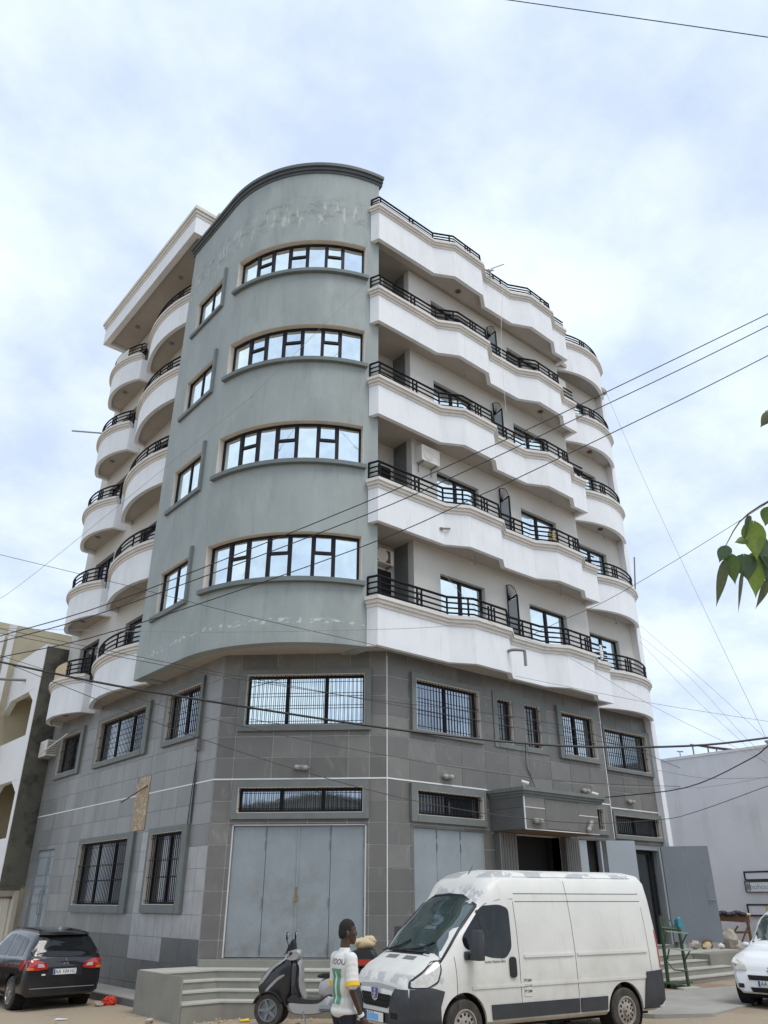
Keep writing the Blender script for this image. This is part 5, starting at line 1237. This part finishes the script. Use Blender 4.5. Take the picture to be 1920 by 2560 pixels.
    for k in range(3):
        t = math.pi / 2 + k * 2 * math.pi / 3; u = Vector((math.cos(t), math.sin(t))); n = Vector((-u.y, u.x))
        e.prism([tuple(u * .008), tuple(u * .045 + n * .022), tuple(u * .085), tuple(u * .045 - n * .022)], 0, .01)
    e.build('emblem', 'chrome', C)
    MB(TE).box(-.50, -.42, -.245, -.215, -.005, .004).build('sticker', 'plate', C)
    ant = MB().hexa([(-.16, -.03, 1.55), (.02, -.02, 1.57), (.02, .02, 1.57), (-.16, .03, 1.55), (-.16, -.008, 1.64), (-.13, -.008, 1.64), (-.13, .008, 1.64), (-.16, .008, 1.64)]); ant.build('aerial_fin', 'steel', C)
    return C
suv((-5.57, 5.52, -.195), R_(90), 'black hatchback with red tail lamps parked facing away beside the tiled wall')
suv((-8.05, 9.4, -.2), R_(94), 'dark car just entering the left edge beyond the black hatchback')

# ---------------------------------------------------------------- white car at the right edge
WC = empty('parked_car', (8.28, -6.15, 0.01), R_(184)); tag(WC, 'white compact car with scuffed bumper parked at the right edge', 'car')
def Q(zt, w, zb=.22, belt=1.0, wt=.70):
    L = [(0, zb), (.74, zb), (.87, zb + .1), (.90, .55), (.90, .80), (.875, belt - .03)]
    if zt > belt + .12: L += [(.85, belt + .04), (.85 + (wt - .85) * .6, belt + (zt - belt) * .6), (wt, zt - .10), (wt - .09, zt - .03), (wt - .3, zt - .005), (0, zt)]
    else: L += [(.82, zt - .05), (.74, zt - .02), (.6, zt - .008), (.45, zt - .003), (.25, zt), (0, zt)]
    return [(b * w, z) for b, z in L]
wb = Body([(-.85, Q(1.6, .95, .35, 1.02, .76)), (-.75, Q(1.78, 1.0, .26, 1.02, .76)), (0, Q(1.82, 1.0, .22, 1.02, .75)), (1.0, Q(1.80, 1.0, .22, 1.0, .74)), (1.5, Q(1.68, 1.0, .22, 1.0, .74)), (2.05, Q(1.24, 1.0, .22, 1.0, .78)), (2.3, Q(1.09, 1.0, .22, .98)), (2.75, Q(1.0, .99, .22, .95)), (3.05, Q(.90, .95, .22, .88)), (3.25, Q(.76, .86, .24, .72)), (3.32, Q(.60, .78, .28, .56))], 4)
wb.mesh('body', 'carwhite', WC, [(0, .31, .37, .60, 1.3), (2.73, .31, .37, .60, 1.3), (0, .31, .37, -1.3, -.60), (2.73, .31, .37, -1.3, -.60)])
for a in (0, 2.73):
    for s in (1, -1):
        ln = MB(); ln.rings([[(a + .365 * math.cos(t), s * q, .31 + .365 * math.sin(t)) for t in [i * math.pi * 2 / 24 for i in range(24)]] for q in (.60, .85)], True, False); ln.build('arch_liner', 'liner', WC)
        wheel(WC, a, s * .78, .31, .31, .2, 'rimsteel', 'steel', s)
MB().box(-.5, 3.1, -.6, .6, .16, .26).build('underbody', 'liner', WC)
wb.patch('top', rounded([(1.42, .60), (2.12, .76), (2.16, 0), (2.12, -.76), (1.42, -.60), (1.38, 0)], .05), 'windscreen', 'windscreen', WC, .012, 5)
for s in (1, -1):
    wb.patch('side', rounded([(.75, 1.10), (.75, 1.62), (1.35, 1.60), (1.95, 1.16), (1.9, 1.08)], .05), 'door_window', 'carglass', WC, .006, 3, 4, s)
    wb.patch('side', rounded([(-.1, 1.10), (-.1, 1.62), (.65, 1.63), (.65, 1.10)], .05), 'door_window', 'carglass', WC, .006, 3, 4, s)
    wb.patch('side', rounded([(3.16, .66), (3.10, .80), (2.86, .92), (2.66, .96), (2.74, .80), (2.95, .68)], .03), 'headlight', 'lamp_clear', WC, .006, 3, 3, s, .012)
    wb.patch('front', rounded([(s * .46, .66), (s * .50, .76), (s * .72, .86), (s * .74, .66)], .03), 'headlight', 'lamp_clear', WC, .008, 3, 3, 1, .012)
    wb.groove([(2.1, .4 + .06 * i) for i in range(10)], WC, .005, s)
    mr = MB(); mr.ball((1.98, s * .96, 1.08), (.05, .09, .055), 10, 8); mr.build('mirror', 'carwhite', WC, 60)
    wb.patch('front', rounded([(s * .56, .34), (s * .56, .42), (s * .70, .42), (s * .70, .34)], .02), 'fog_lamp_slot', 'trim', WC, .008, 2, 3)
wb.patch('front', rounded([(-.44, .49), (-.46, .58), (.46, .58), (.44, .49)], .02), 'grille', 'trim', WC, .01, 3, 5)
wb.patch('front', rounded([(-.40, .27), (-.44, .36), (.44, .36), (.40, .27)], .02), 'lower_intake', 'liner', WC, .01, 3, 5)
hx = max(wb.hit((5, b, z), (-1, 0, 0)).x for b, z in ((0, .43), (.25, .43), (0, .48)))
plate(WC, Matrix(((0, 0, 1, hx + .01), (1, 0, 0, 0), (0, 1, 0, .43), (0, 0, 0, 1))), 'AA 961 AS')
hx = wb.hit((5, 0, .66), (-1, 0, 0)).x
lion(Matrix(((0, 0, 1, hx + .012), (1, 0, 0, 0), (0, 1, 0, .66), (0, 0, 0, 1))), 'steel', WC, 1.1)
q = [wb.hit((2.06, .6 - .4 * k, 3), (0, 0, -1)) + Vector((0, 0, .03)) for k in range(3)]; MB().tube(q, .012, 5).build('wiper', 'trim', WC)

# ---------------------------------------------------------------- three wheeled scooter
SC = empty('scooter', (-3.05, -1.2, gz(-3, -1.2)), R_(128)); tag(SC, 'black and silver scooter with twin front wheels parked before the steps', 'scooter')
def puffy(poly, w, e=.03, ins=.86, name='x', m='scoot_b', parent=SC, y0=0, ang=45):
    if len(poly) < 12:
        q = [Vector(p) for p in poly]; cl = catmull([q[-1]] + q + [q[0], q[1]], 3); poly = [tuple(p) for p in cl[3:-4]]
    c = sum((Vector(p) for p in poly), Vector((0, 0))) / len(poly)
    def lay(y, k): return [(c.x + (p[0] - c.x) * k, y0 + y, c.y + (p[1] - c.y) * k) for p in poly]
    return MB().rings([lay(-w, ins), lay(-w + e, .97), lay(-w * .4, 1), lay(w * .4, 1), lay(w - e, .97), lay(w, ins)]).build(name, m, parent, ang)
SC.scale = (1.1, 1.02, 1.1)
# forward is +x; front axle at x=.62, rear axle at x=-.82
for s in (1, -1): wheel(SC, .62, s * .20, .255, .255, .09, 'hinge', 5, s)
wheel(SC, -.80, 0, .26, .26, .14, 'scoot_b', 5, 1)
for s in (1, -1):
    fnd = MB().rings([[(.62 + r * math.cos(t), s * .21 + d, .255 + r * math.sin(t)) for r, d in ((.27, -.075), (.285, -.075), (.285, .075), (.27, .075))] for t in [R_(20 + i * 12) for i in range(12)]]); fnd.build('mudguard', 'scoot_b', SC, 40)
    MB().tube([(.62, s * .12, .255), (.45, s * .1, .5)], .03, 6).build('suspension_arm', 'hinge', SC)
front = catmull([(.78, .42), (.86, .56), (.80, .74), (.60, .93), (.36, 1.02), (.26, .96), (.24, .70), (.30, .42), (.34, .30), (.50, .36)], 3)
puffy([tuple(p) for p in front], .18, .05, .7, 'front_shell', 'scoot_b')
puffy([(.80, .60), (.83, .66), (.62, .90), (.40, 1.02), (.37, 1.0), (.58, .86)], .195, .04, .8, 'shell_stripe', 'scoot_w')
puffy([(.70, .50), (.72, .54), (.50, .74), (.36, .80), (.36, .77), (.50, .68)], .186, .02, .85, 'shell_stripe', 'scoot_w')
puffy([(.25, .96), (.16, .90), (.16, .62), (.08, .42), (.15, .38), (.24, .50)], .17, .03, .85, 'leg_shield', 'scoot_b')
puffy([(.17, .98), (.13, .90), (.12, .60), (.03, .40), (.0, .42), (.07, .62), (.10, .98)], .10, .02, .9, 'inner_panel', 'scoot_w')
puffy([(.34, .40), (.2, .36), (-.36, .33), (-.52, .44), (-.5, .52), (-.30, .43), (.05, .43), (.2, .50)], .19, .03, .9, 'floorboard', 'scoot_b')
puffy([(.30, .36), (.22, .20), (-.34, .22), (-.56, .40), (-.48, .50), (-.28, .37), (.12, .36)], .20, .04, .85, 'sill_panel', 'scoot_w')
puffy([(-.28, .44), (-.24, .62), (-.34, .74), (-.7, .80), (-1.12, .84), (-1.16, .74), (-.9, .52), (-.6, .42)], .17, .05, .75, 'rear_shell', 'scoot_w')
puffy([(-.22, .74), (-.26, .80), (-.55, .82), (-.72, .92), (-1.08, .92), (-1.1, .82), (-.6, .74)], .155, .05, .8, 'seat', 'trim')
puffy([(-1.05, .70), (-1.02, .80), (-1.20, .84), (-1.22, .72)], .12, .03, .8, 'tail_lamp', 'lamp_red')
puffy([(-.86, .92), (-.84, 1.16), (-1.2, 1.18), (-1.22, .94)], .18, .05, .85, 'top_case', 'scoot_b')
puffy([(-.85, .95), (-.85, 1.02), (-1.22, 1.03), (-1.22, .95)], .184, .03, .95, 'case_band', 'lamp_red')
puffy([(.42, 1.0), (.34, 1.14), (.14, 1.16), (.12, 1.04), (.22, .98)], .13, .04, .75, 'handlebar_cowl', 'scoot_w')
puffy([(.40, 1.10), (.30, 1.30), (.26, 1.30), (.24, 1.12)], .10, .02, .85, 'windshield', 'trim')
MB().tube([(.24, -.30, 1.12), (.27, -.12, 1.12), (.27, .12, 1.12), (.24, .30, 1.12)], .016, 6).build('handlebar', 'chrome', SC)
for s in (1, -1):
    MB().tube([(.24, s * .27, 1.12), (.22, s * .38, 1.11)], .022, 8).build('grip', 'trim', SC)
    MB().tube([(.29, s * .20, 1.14), (.32, s * .25, 1.30)], .008, 5).build('mirror_stem', 'trim', SC)
    mm = MB().ball((.32, s * .27, 1.37), (.022, .055, .075), 12, 8).build('mirror', 'trim', SC, 60)
    MB().ball((.304, s * .27, 1.37), (.010, .046, .064), 12, 8).build('mirror_glass', 'glass', mm, 60)
    MB().tube([(.30, s * .22, 1.11), (.36, s * .32, 1.10)], .01, 5).build('brake_lever', 'chrome', SC)
    puffy([(.62, .78), (.56, .88), (.46, .93), (.50, .84)], .02, .008, .8, 'headlight', 'lamp_clear', SC, s * .13)
for s in (1, -1):
    MB().tube(catmull([(.26, s * .14, 1.10), (.36, s * .12, 1.02), (.34, s * .08, .86), (.30, s * .10, .60)], 4), .007, 5).build('cable', 'trim', SC)
    MB().tube(catmull([(.80, s * .10, .62), (.74, s * .16, .74), (.56, s * .19, .86)], 4), .010, 5).build('fairing_edge', 'trim', SC)
MB().tube([(-.30, .19, .30), (-.75, .22, .30), (-1.1, .22, .36)], .05, 8).build('exhaust', 'hinge', SC)
MB().tube([(.0, .2, .25), (-.1, .28, .02)], .014, 5).build('stand', 'hinge', SC)
sk = tag(empty('sack', (-3.05, -1.2, gz(-3, -1.2)), R_(128)), 'cream folded sack lying on the scooter top case', 'sack')
sk.scale = (1.1, 1.1, 1.1); sb = MB().ball((-1.03, .0, 1.26), (.19, .16, .10), 12, 9).ball((-1.10, -.04, 1.31), (.13, .1, .08), 10, 8).ball((-.93, .06, 1.28), (.1, .1, .07), 10, 8); _r9 = random.Random(9); sb.v = [(a + _r9.uniform(-.012, .012), b + _r9.uniform(-.012, .012), c + _r9.uniform(-.012, .012)) for a, b, c in sb.v]; sb.build('bag', 'tan', sk, 60)
# ================================================================ the young man walking past
def blob(name, prims, voxel, m, parent, smooth=6, fac=.5):
    """one continuous surface grown round balls and tapered limbs"""
    mb = MB()
    for p in prims:
        if p[0] == 'b':
            mb.ball(p[1], p[2], 16, 12, Matrix.Rotation(p[4], 3, p[3]) if len(p) > 3 else None)
        else:
            _, a, ra, b, rb = p; a = Vector(a); b = Vector(b); n = max(2, int((b - a).length / (min(ra, rb) * .6)))
            for i in range(n + 1):
                t = i / n; mb.ball(a.lerp(b, t), ra + (rb - ra) * t, 12, 9)
    o = mb.build(name, m)
    r = o.modifiers.new('r', 'REMESH'); r.mode = 'VOXEL'; r.voxel_size = voxel
    s = o.modifiers.new('s', 'SMOOTH'); s.iterations = smooth; s.factor = fac
    evaluated(o); shade(o.data, 180); o.data.materials.clear(); o.data.materials.append(M[m]); o.parent = parent
    return o
PX, PY = -7.17, -7.74
PE = tag(empty('person', (PX, PY, gz(PX, PY) + .15), R_(-6)), 'person in a white football shirt with green number and yellow cuffs, walking right', 'person')
PE.location.z = 0.02; PE.scale = (.92, .87, 1.0)
M['eyewhite'] = mat('eye_white', (0.35, 0.32, 0.30), 0.3)
head = [('b', (.005, 0, 1.685), (.098, .076, .098)), ('b', (-.02, 0, 1.69), (.088, .074, .09)), ('b', (.045, 0, 1.62), (.062, .058, .072)), ('b', (.07, 0, 1.575), (.038, .04, .034)),   # skull, face, chin
        ('b', (.086, 0, 1.702), (.022, .05, .018)), ('b', (.110, 0, 1.642), (.020, .022, .014)), ('c', (.098, 0, 1.69), .011, (.112, 0, 1.648), .014),                      # brow, nose
        ('b', (.098, 0, 1.606), (.022, .027, .009)), ('b', (.095, 0, 1.591), (.022, .025, .010)),                                                                            # lips
        ('b', (.065, .042, 1.645), (.03, .022, .026)), ('b', (.065, -.042, 1.645), (.03, .022, .026)),
        ('b', (-.012, .079, 1.645), (.022, .010, .034), (0, 0, 1), -.4), ('b', (-.012, -.079, 1.645), (.022, .010, .034), (0, 0, 1), .4)]
def turn(q, a=-.30):
    c, s_ = math.cos(a), math.sin(a); f = lambda p: (p[0] * c - p[1] * s_, p[0] * s_ + p[1] * c, p[2])
    if q[0] == 'b': return ('b', f(q[1]), q[2], (0, 0, 1), a + (q[4] if len(q) > 3 else 0))
    return ('c', f(q[1]), q[2], f(q[3]), q[4])
head = [turn(q) for q in head]
neck = [('c', (-.02, 0, 1.60), .058, (-.035, 0, 1.46), .062)]
torso = [('b', (-.03, 0, 1.34), (.10, .16, .16)), ('b', (-.02, 0, 1.15), (.095, .145, .16)), ('b', (-.02, 0, .97), (.105, .155, .13)), ('c', (-.04, .12, 1.43), .055, (-.04, -.12, 1.43), .055)]
legs = []
for s, (kx, fx) in ((1, (.10, .16)), (-1, (.0, -.22))):
    legs += [('c', (-.02, s * .09, .93), .092, (kx, s * .095, .50), .062), ('c', (kx, s * .095, .50), .06, (fx, s * .10, .10), .042),
             ('c', (fx - .03, s * .10, .05), .04, (fx + .15, s * .11, .03), .033)]
arms = []
def hand(w, d, s):
    """palm and five bent fingers from wrist w hanging along d"""
    w = Vector(w); d = Vector(d).normalized(); fw = Vector((1, 0, 0)); fw = (fw - d * fw.dot(d)).normalized(); sd = d.cross(fw)
    out = [('c', w, .026, w + d * .035, .03), ('b', tuple(w + d * .06), (.040, .020, .045))]
    for i, (o, l) in enumerate(((.030, .072), (.010, .082), (-.010, .077), (-.029, .060))):
        b = w + d * .088 + fw * o; k = b + d * l * .45 + sd * .004 * s; t = k + d * l * .42 - sd * .028 * -s
        out += [('c', tuple(b), .0095, tuple(k), .0088), ('c', tuple(k), .0088, tuple(t), .0072)]
    b = w + d * .03 + fw * .032; k = b + d * .04 + fw * .022; t = k + d * .032 + sd * .006
    return out + [('c', tuple(b), .012, tuple(k), .0105), ('c', tuple(k), .0105, tuple(t), .0085)]
for s, sh, el, wr in ((-1, (-.04, -.19, 1.40), (-.05, -.235, 1.12), (.07, -.25, .88)), (1, (-.04, .19, 1.40), (.0, .235, 1.12), (.08, .24, .89))):
    arms += [('c', sh, .055, el, .040), ('c', el, .040, wr, .026)] + hand(wr, Vector(wr) - Vector(el), s)
blob('body', head + neck + torso + legs + arms, .0075, 'skin', PE, 4)
blob('hair', [turn(q) for q in [('b', (-.004, 0, 1.70), (.104, .081, .096)), ('b', (-.045, 0, 1.66), (.066, .07, .085))]], .007, 'hair', PE, 3)
hr = PE.children[-1]
bm = bmesh.new(); bm.from_mesh(hr.data)   # hairline: short crop above the brow and behind the ears
def face_x(f): m = f.calc_center_median(); return m.x * math.cos(.30) - m.y * math.sin(.30), m.z
dele = [f for f in bm.faces if (face_x(f)[0] > .035 and face_x(f)[1] < 1.725) or face_x(f)[1] < 1.60 or (face_x(f)[0] > -.03 and face_x(f)[1] < 1.665)]
bmesh.ops.delete(bm, geom=dele, context='FACES'); bm.to_mesh(hr.data); bm.free()
for s in (1, -1):
    ex = turn(('b', (.080, s * .034, 1.672), 0))[1]; px_ = turn(('b', (.0885, s * .035, 1.672), 0))[1]
    MB().ball(ex, (.011, .012, .008), 10, 8).build('eye', 'eyewhite', PE, 60); MB().ball(px_, (.003, .005, .005), 8, 6).build('pupil', 'ink', PE, 60)
shirt = blob('shirt', [('b', (-.035, 0, 1.33), (.125, .185, .17)), ('b', (-.03, 0, 1.16), (.125, .185, .18)), ('b', (-.025, 0, 1.0), (.13, .19, .11)), ('c', (-.04, .11, 1.42), .068, (-.04, -.11, 1.42), .068),
        ('c', (-.04, -.18, 1.405), .075, (-.05, -.232, 1.205), .078), ('c', (-.04, .18, 1.405), .075, (-.01, .232, 1.205), .078), ('c', (-.03, 0, 1.44), .085, (-.03, 0, 1.47), .075),
        ('b', (-.02, 0, .93), (.148, .205, .075))], .009, 'shirt', PE, 6)
dg = MB()
for (c, ax, r) in (((-.0495, -.231, 1.185), (-.05, -.25, -1), .083), ((-.012, .232, 1.185), (.12, .2, -1), .083)):
    dg.lathe([(r - .012, -.02), (r, -.02), (r + .001, .022), (r - .012, .022)], c, ax, 20)
dg.build('sleeve_cuff', 'shirt_y', PE, 40)
blob('trousers', [('b', (-.02, 0, .90), (.112, .160, .08))] + [q for s, (kx, fx) in ((1, (.10, .16)), (-1, (.0, -.22))) for q in (('c', (-.02, s * .09, .90), .108, (kx, s * .098, .50), .085), ('c', (kx, s * .098, .5), .084, (fx, s * .10, .12), .07))], .011, 'trouser', PE, 5)
for s, fx in ((1, .16), (-1, -.22)): blob('shoe', [('c', (fx - .05, s * .10, .05), .05, (fx + .17, s * .112, .035), .04)], .01, 'trim', PE, 3)
MB().lathe([(.034, -.012), (.038, -.012), (.038, .012), (.034, .012)], (.058, -.249, .905), (.45, -.05, -.9), 16).build('wristband', 'plate', PE)
def on_back(name, me, T, m):
    me.transform(T); me.materials.append(M[m]); o = link(name, me)
    # fine enough to bend round the back
    bm = bmesh.new(); bm.from_mesh(me); bmesh.ops.triangulate(bm, faces=bm.faces)
    for _ in range(2): bmesh.ops.subdivide_edges(bm, edges=[e for e in bm.edges if e.calc_length() > .015], cuts=1, use_grid_fill=True)
    bm.to_mesh(me); bm.free()
    shirt.parent = None
    w = o.modifiers.new('w', 'SHRINKWRAP'); w.target = shirt; w.wrap_method = 'PROJECT'; w.use_project_x = True; w.use_positive_direction = True; w.use_negative_direction = True; w.offset = .007
    evaluated(o); shirt.parent = PE; o.parent = PE
TB = lambda z, y: Matrix(((0, 0, -1, -.30), (-1, 0, 0, y), (0, 1, 0, z), (0, 0, 0, 1)))
on_back('shirt_name', text_mesh('SEYDOU', .075), TB(1.385, -.01), 'ink')
def digit(y):
    n, m = 5, 26; v = []; f = []
    for r in range(m + 1):
        t = r / m; w = .034 - .010 * math.sin(t * 3.1) + (.012 if t > .93 else 0)
        for c in range(n + 1): v.append((y - w + 2 * w * c / n - (.02 * max(0, t - .85) / .15 if c == 0 else 0), -.17 + .32 * t, 0))
    for r in range(m):
        for c in range(n): f.append((r * 6 + c, r * 6 + c + 1, r * 6 + c + 7, r * 6 + c + 6))
    return MB().add(v, f).mesh('shirt_number')
for y in (-.045, .055): on_back('shirt_number', digit(y), TB(1.17, -.01), 'shirt_g')

# ================================================================ street clutter
GS = tag(empty('welded_stand', (7.4, -2.75, 0)), 'green welded metal stand with two shelf arms beside the van', 'stand')
g = lambda *p: p
def gb_(p, q, w=.028, m='greenpaint', nm='bar'): rel(MB().tube([p, q], w, 4), GS).build(nm, m, GS)
gb_((7.19, -2.59, -.02), (7.48, -2.44, 1.62), .045, nm='upright'); gb_((7.50, -2.97, -.02), (7.62, -2.86, 1.36), .042, nm='upright')
gb_((7.42, -2.5, 1.34), (7.66, -2.9, 1.30), .035)
for f in (.25, .5, .75): gb_((7.43 + .2 * f, -2.5 - .36 * f, 1.33), (7.47 + .16 * f, -2.42 - .30 * f, 1.56 - .04 * f), .022, nm='slat')
for (z, m) in ((1.26, 'greentop'), (.87, 'greentop')):
    rel(MB().hexa([(7.12, -2.80, z), (7.44, -3.22, z - .045), (7.50, -3.16, z - .045), (7.18, -2.74, z), (7.12, -2.80, z + .03), (7.44, -3.22, z - .015), (7.50, -3.16, z - .015), (7.18, -2.74, z + .03)]), GS).build('shelf', m, GS)
    gb_((7.15, -2.78, z), (7.36, -2.56, z - .24), .02); gb_((7.44, -3.18, z - .04), (7.56, -2.93, z - .26), .02)
gb_((7.22, -2.6, .62), (7.1, -2.85, .42), .018); gb_((7.1, -2.85, .42), (7.35, -3.05, .40), .018); gb_((7.35, -3.05, .40), (7.56, -2.93, .6), .018)
rel(MB().box(6.95, 7.75, -2.95, -2.5, .10, .13), GS).build('foot_board', 'greenpaint', GS)
rel(MB().box(7.0, 7.5, -2.92, -2.75, -.02, .06), GS).build('foot_board', 'greenpaint', GS)
bb = MB().hexa([(7.60, -2.88, 1.30), (7.78, -2.94, 1.30), (7.84, -2.76, 1.30), (7.68, -2.70, 1.30), (7.62, -2.86, 1.54), (7.74, -2.90, 1.58), (7.80, -2.78, 1.55), (7.69, -2.72, 1.52)]).ball((7.72, -2.83, 1.55), (.08, .07, .05), 8, 6); tag(bb.build('sack', 'bluebag', None, 60), 'blue plastic sack resting on the green stand', 'bag')
pb = MB().hexa([(6.7, -3.3, .035), (7.3, -3.45, .035), (7.5, -3.1, .035), (6.9, -3.0, .035), (6.7, -3.3, .06), (7.3, -3.45, .06), (7.5, -3.1, .06), (6.9, -3.0, .06)]); tag(pb.build('board', 'tread'), 'pale board lying on the ground in front of the green stand', 'board')
# vendor table beyond the open gate leaf
TBL = tag(empty('vendor_table', (15.5, -.3, 0)), 'rough wooden vendor table covered with a dark tarpaulin', 'table')
tv = lambda mb: rel(mb, TBL)
tv(MB().hexa([(15.0, .1, 1.36), (15.8, -.66, 1.30), (16.4, -.3, 1.30), (15.6, .45, 1.36), (15.0, .1, 1.54), (15.8, -.66, 1.52), (16.4, -.3, 1.52), (15.6, .45, 1.54)])).build('counter', 'wood', TBL)
for p in ((15.08, .05), (15.78, -.6), (16.3, -.3), (15.6, .4)): tv(MB().tube([(*p, .0), (*p, 1.36)], .04, 4)).build('leg', 'wood', TBL)
tv(MB().tube([(15.08, .05, 1.0), (15.78, -.6, 1.02)], .035, 4)).build('rail', 'wood', TBL); tv(MB().tube([(15.4, -.3, .5), (15.78, -.6, 1.25)], .03, 4)).build('brace', 'wood', TBL); tv(MB().tube([(15.5, -.35, 1.2), (15.2, -.05, .7)], .03, 4)).build('brace', 'wood', TBL)
tp = MB(); [tp.ball((15.05 + .12 * i, .05 - .11 * i, 1.58 + .03 * math.sin(i * 2)), (.16, .16, .07), 10, 7) for i in range(6)]; tv(tp).build('tarpaulin', 'tarp', TBL, 60)
tv(MB().ball((15.82, -.6, 1.55), (.14, .12, .05), 10, 7)).build('tray', 'tan', TBL)
sk2 = MB().ball((15.15, -.15, .75), (.30, .28, .38), 12, 9).ball((15.3, -.3, .5), (.3, .25, .3), 10, 8); sk2.v = [(a + rl.uniform(-.04, .04), b + rl.uniform(-.04, .04), c + rl.uniform(-.03, .03)) for a, b, c in sk2.v]
tag(sk2.build('rice_sack', 'stone', None, 25), 'grey brown sack slumped under the vendor table', 'sack')
def stone(c, r, label, seed, m='stone'):
    rs = random.Random(seed); mb = MB().ball(c, r, 7, 5); cc = Vector(c)
    mb.v = [tuple(cc + (Vector(p) - cc) * rs.uniform(.66, 1.16)) for p in mb.v]
    tag(mb.build('stone', m, None, 45), label, 'stone', 'rubble and litter stones')
stone((12.6, -.35, .72), (.22, .18, .14), 'pale round boulder under the open gate leaf', 1)
stone((12.95, -.55, .69), (.2, .16, .12), 'reddish stone right of the pale boulder', 2, 'tan')
stone((13.3, -.85, .69), (.12, .1, .09), 'small pale stone at the right end of the platform', 3, 'plastic_w')
stone((13.15, -.45, .72), (.25, .2, .16), 'brown rubble block under the open gate leaf corner', 4, 'wood')
gB = lambda u, v: gz(u, v)
rbx = MB(); rs = random.Random(8)
for i in range(7): rbx.ball((-4.48 + rs.uniform(-.09, .09), 4.62 + rs.uniform(-.07, .07), gB(-4.4, 4.6) + .07 + rs.uniform(-.02, .07)), (rs.uniform(.05, .10), rs.uniform(.05, .09), rs.uniform(.05, .08)), 8, 6)
rbx.v = [(a + rs.uniform(-.03, .03), b + rs.uniform(-.03, .03), max(gB(-4.4, 4.6) + .005, c + rs.uniform(-.03, .03))) for a, b, c in rbx.v]
tag(rbx.build('plastic_bag', 'redbag', None, 20), 'crumpled red plastic bag on the ground behind the black hatchback', 'bag')
stone((-4.68, 4.65, gB(-4.6, 4.6) + .05), (.13, .09, .06), 'grey stone beside the red plastic bag', 5)
stone((-4.95, 1.45, gB(-5, 1.5) + .04), (.10, .07, .05), 'small stone at the corner of the front steps', 6)
yb = MB().hexa([(-3.62, .22, -.14), (-3.44, .14, -.14), (-3.40, .24, -.14), (-3.58, .32, -.14), (-3.60, .22, -.11), (-3.46, .15, -.125), (-3.42, .24, -.10), (-3.57, .30, -.125)]); tag(yb.build('wrapper', 'shirt_y'), 'yellow wrapper on the sand below the front steps', 'litter')
pp = MB().hexa([(-6.2, 3.2, -.19), (-5.95, 3.1, -.19), (-5.9, 3.2, -.19), (-6.1, 3.3, -.19), (-6.2, 3.2, -.180), (-5.95, 3.1, -.17), (-5.9, 3.2, -.182), (-6.1, 3.3, -.168)]); tag(pp.build('paper_scrap', 'plate'), 'scrap of white paper on the sand behind the black hatchback', 'litter')
# loose pebbles
pe = MB(); rs = random.Random(21)
for i in range(420):
    u = rs.uniform(-9, 3); v = rs.uniform(-6, 3.5)
    if u + v > -3.2: continue
    r = rs.uniform(.012, .035); pe.ball((u, v, gz(u, v) + r * .3), (r, r * rs.uniform(.6, 1), r * .6), 5, 4)
tag(pe.build('pebbles', 'stone'), 'scattered pebbles on the sandy street', 'pebbles', kind='stuff')

lt = MB(); rs = random.Random(33)
for i in range(70):   # dry leaves and scraps blown against the steps and kerb
    t = rs.random(); u = -4.7 + 3.6 * t + rs.uniform(-.3, .1); v = (.75 - max(0, u + 3.6)) + rs.uniform(-.5, 0) if u > -4.5 else rs.uniform(.6, 3.0)
    z = gz(u, v) + .03; a = rs.uniform(0, 6.3); r = rs.uniform(.02, .055)
    lt.add([(u + r * math.cos(a), v + r * math.sin(a), z), (u + r * .5 * math.cos(a + 1.6), v + r * .5 * math.sin(a + 1.6), z + .02), (u - r * math.cos(a), v - r * math.sin(a), z + .005), (u - r * .5 * math.cos(a + 1.6), v - r * .5 * math.sin(a + 1.6), z + .015)], [(0, 1, 2, 3)])
tag(lt.build('dry_leaves', 'tan'), 'dry leaves and scraps along the foot of the steps', 'litter', kind='stuff')
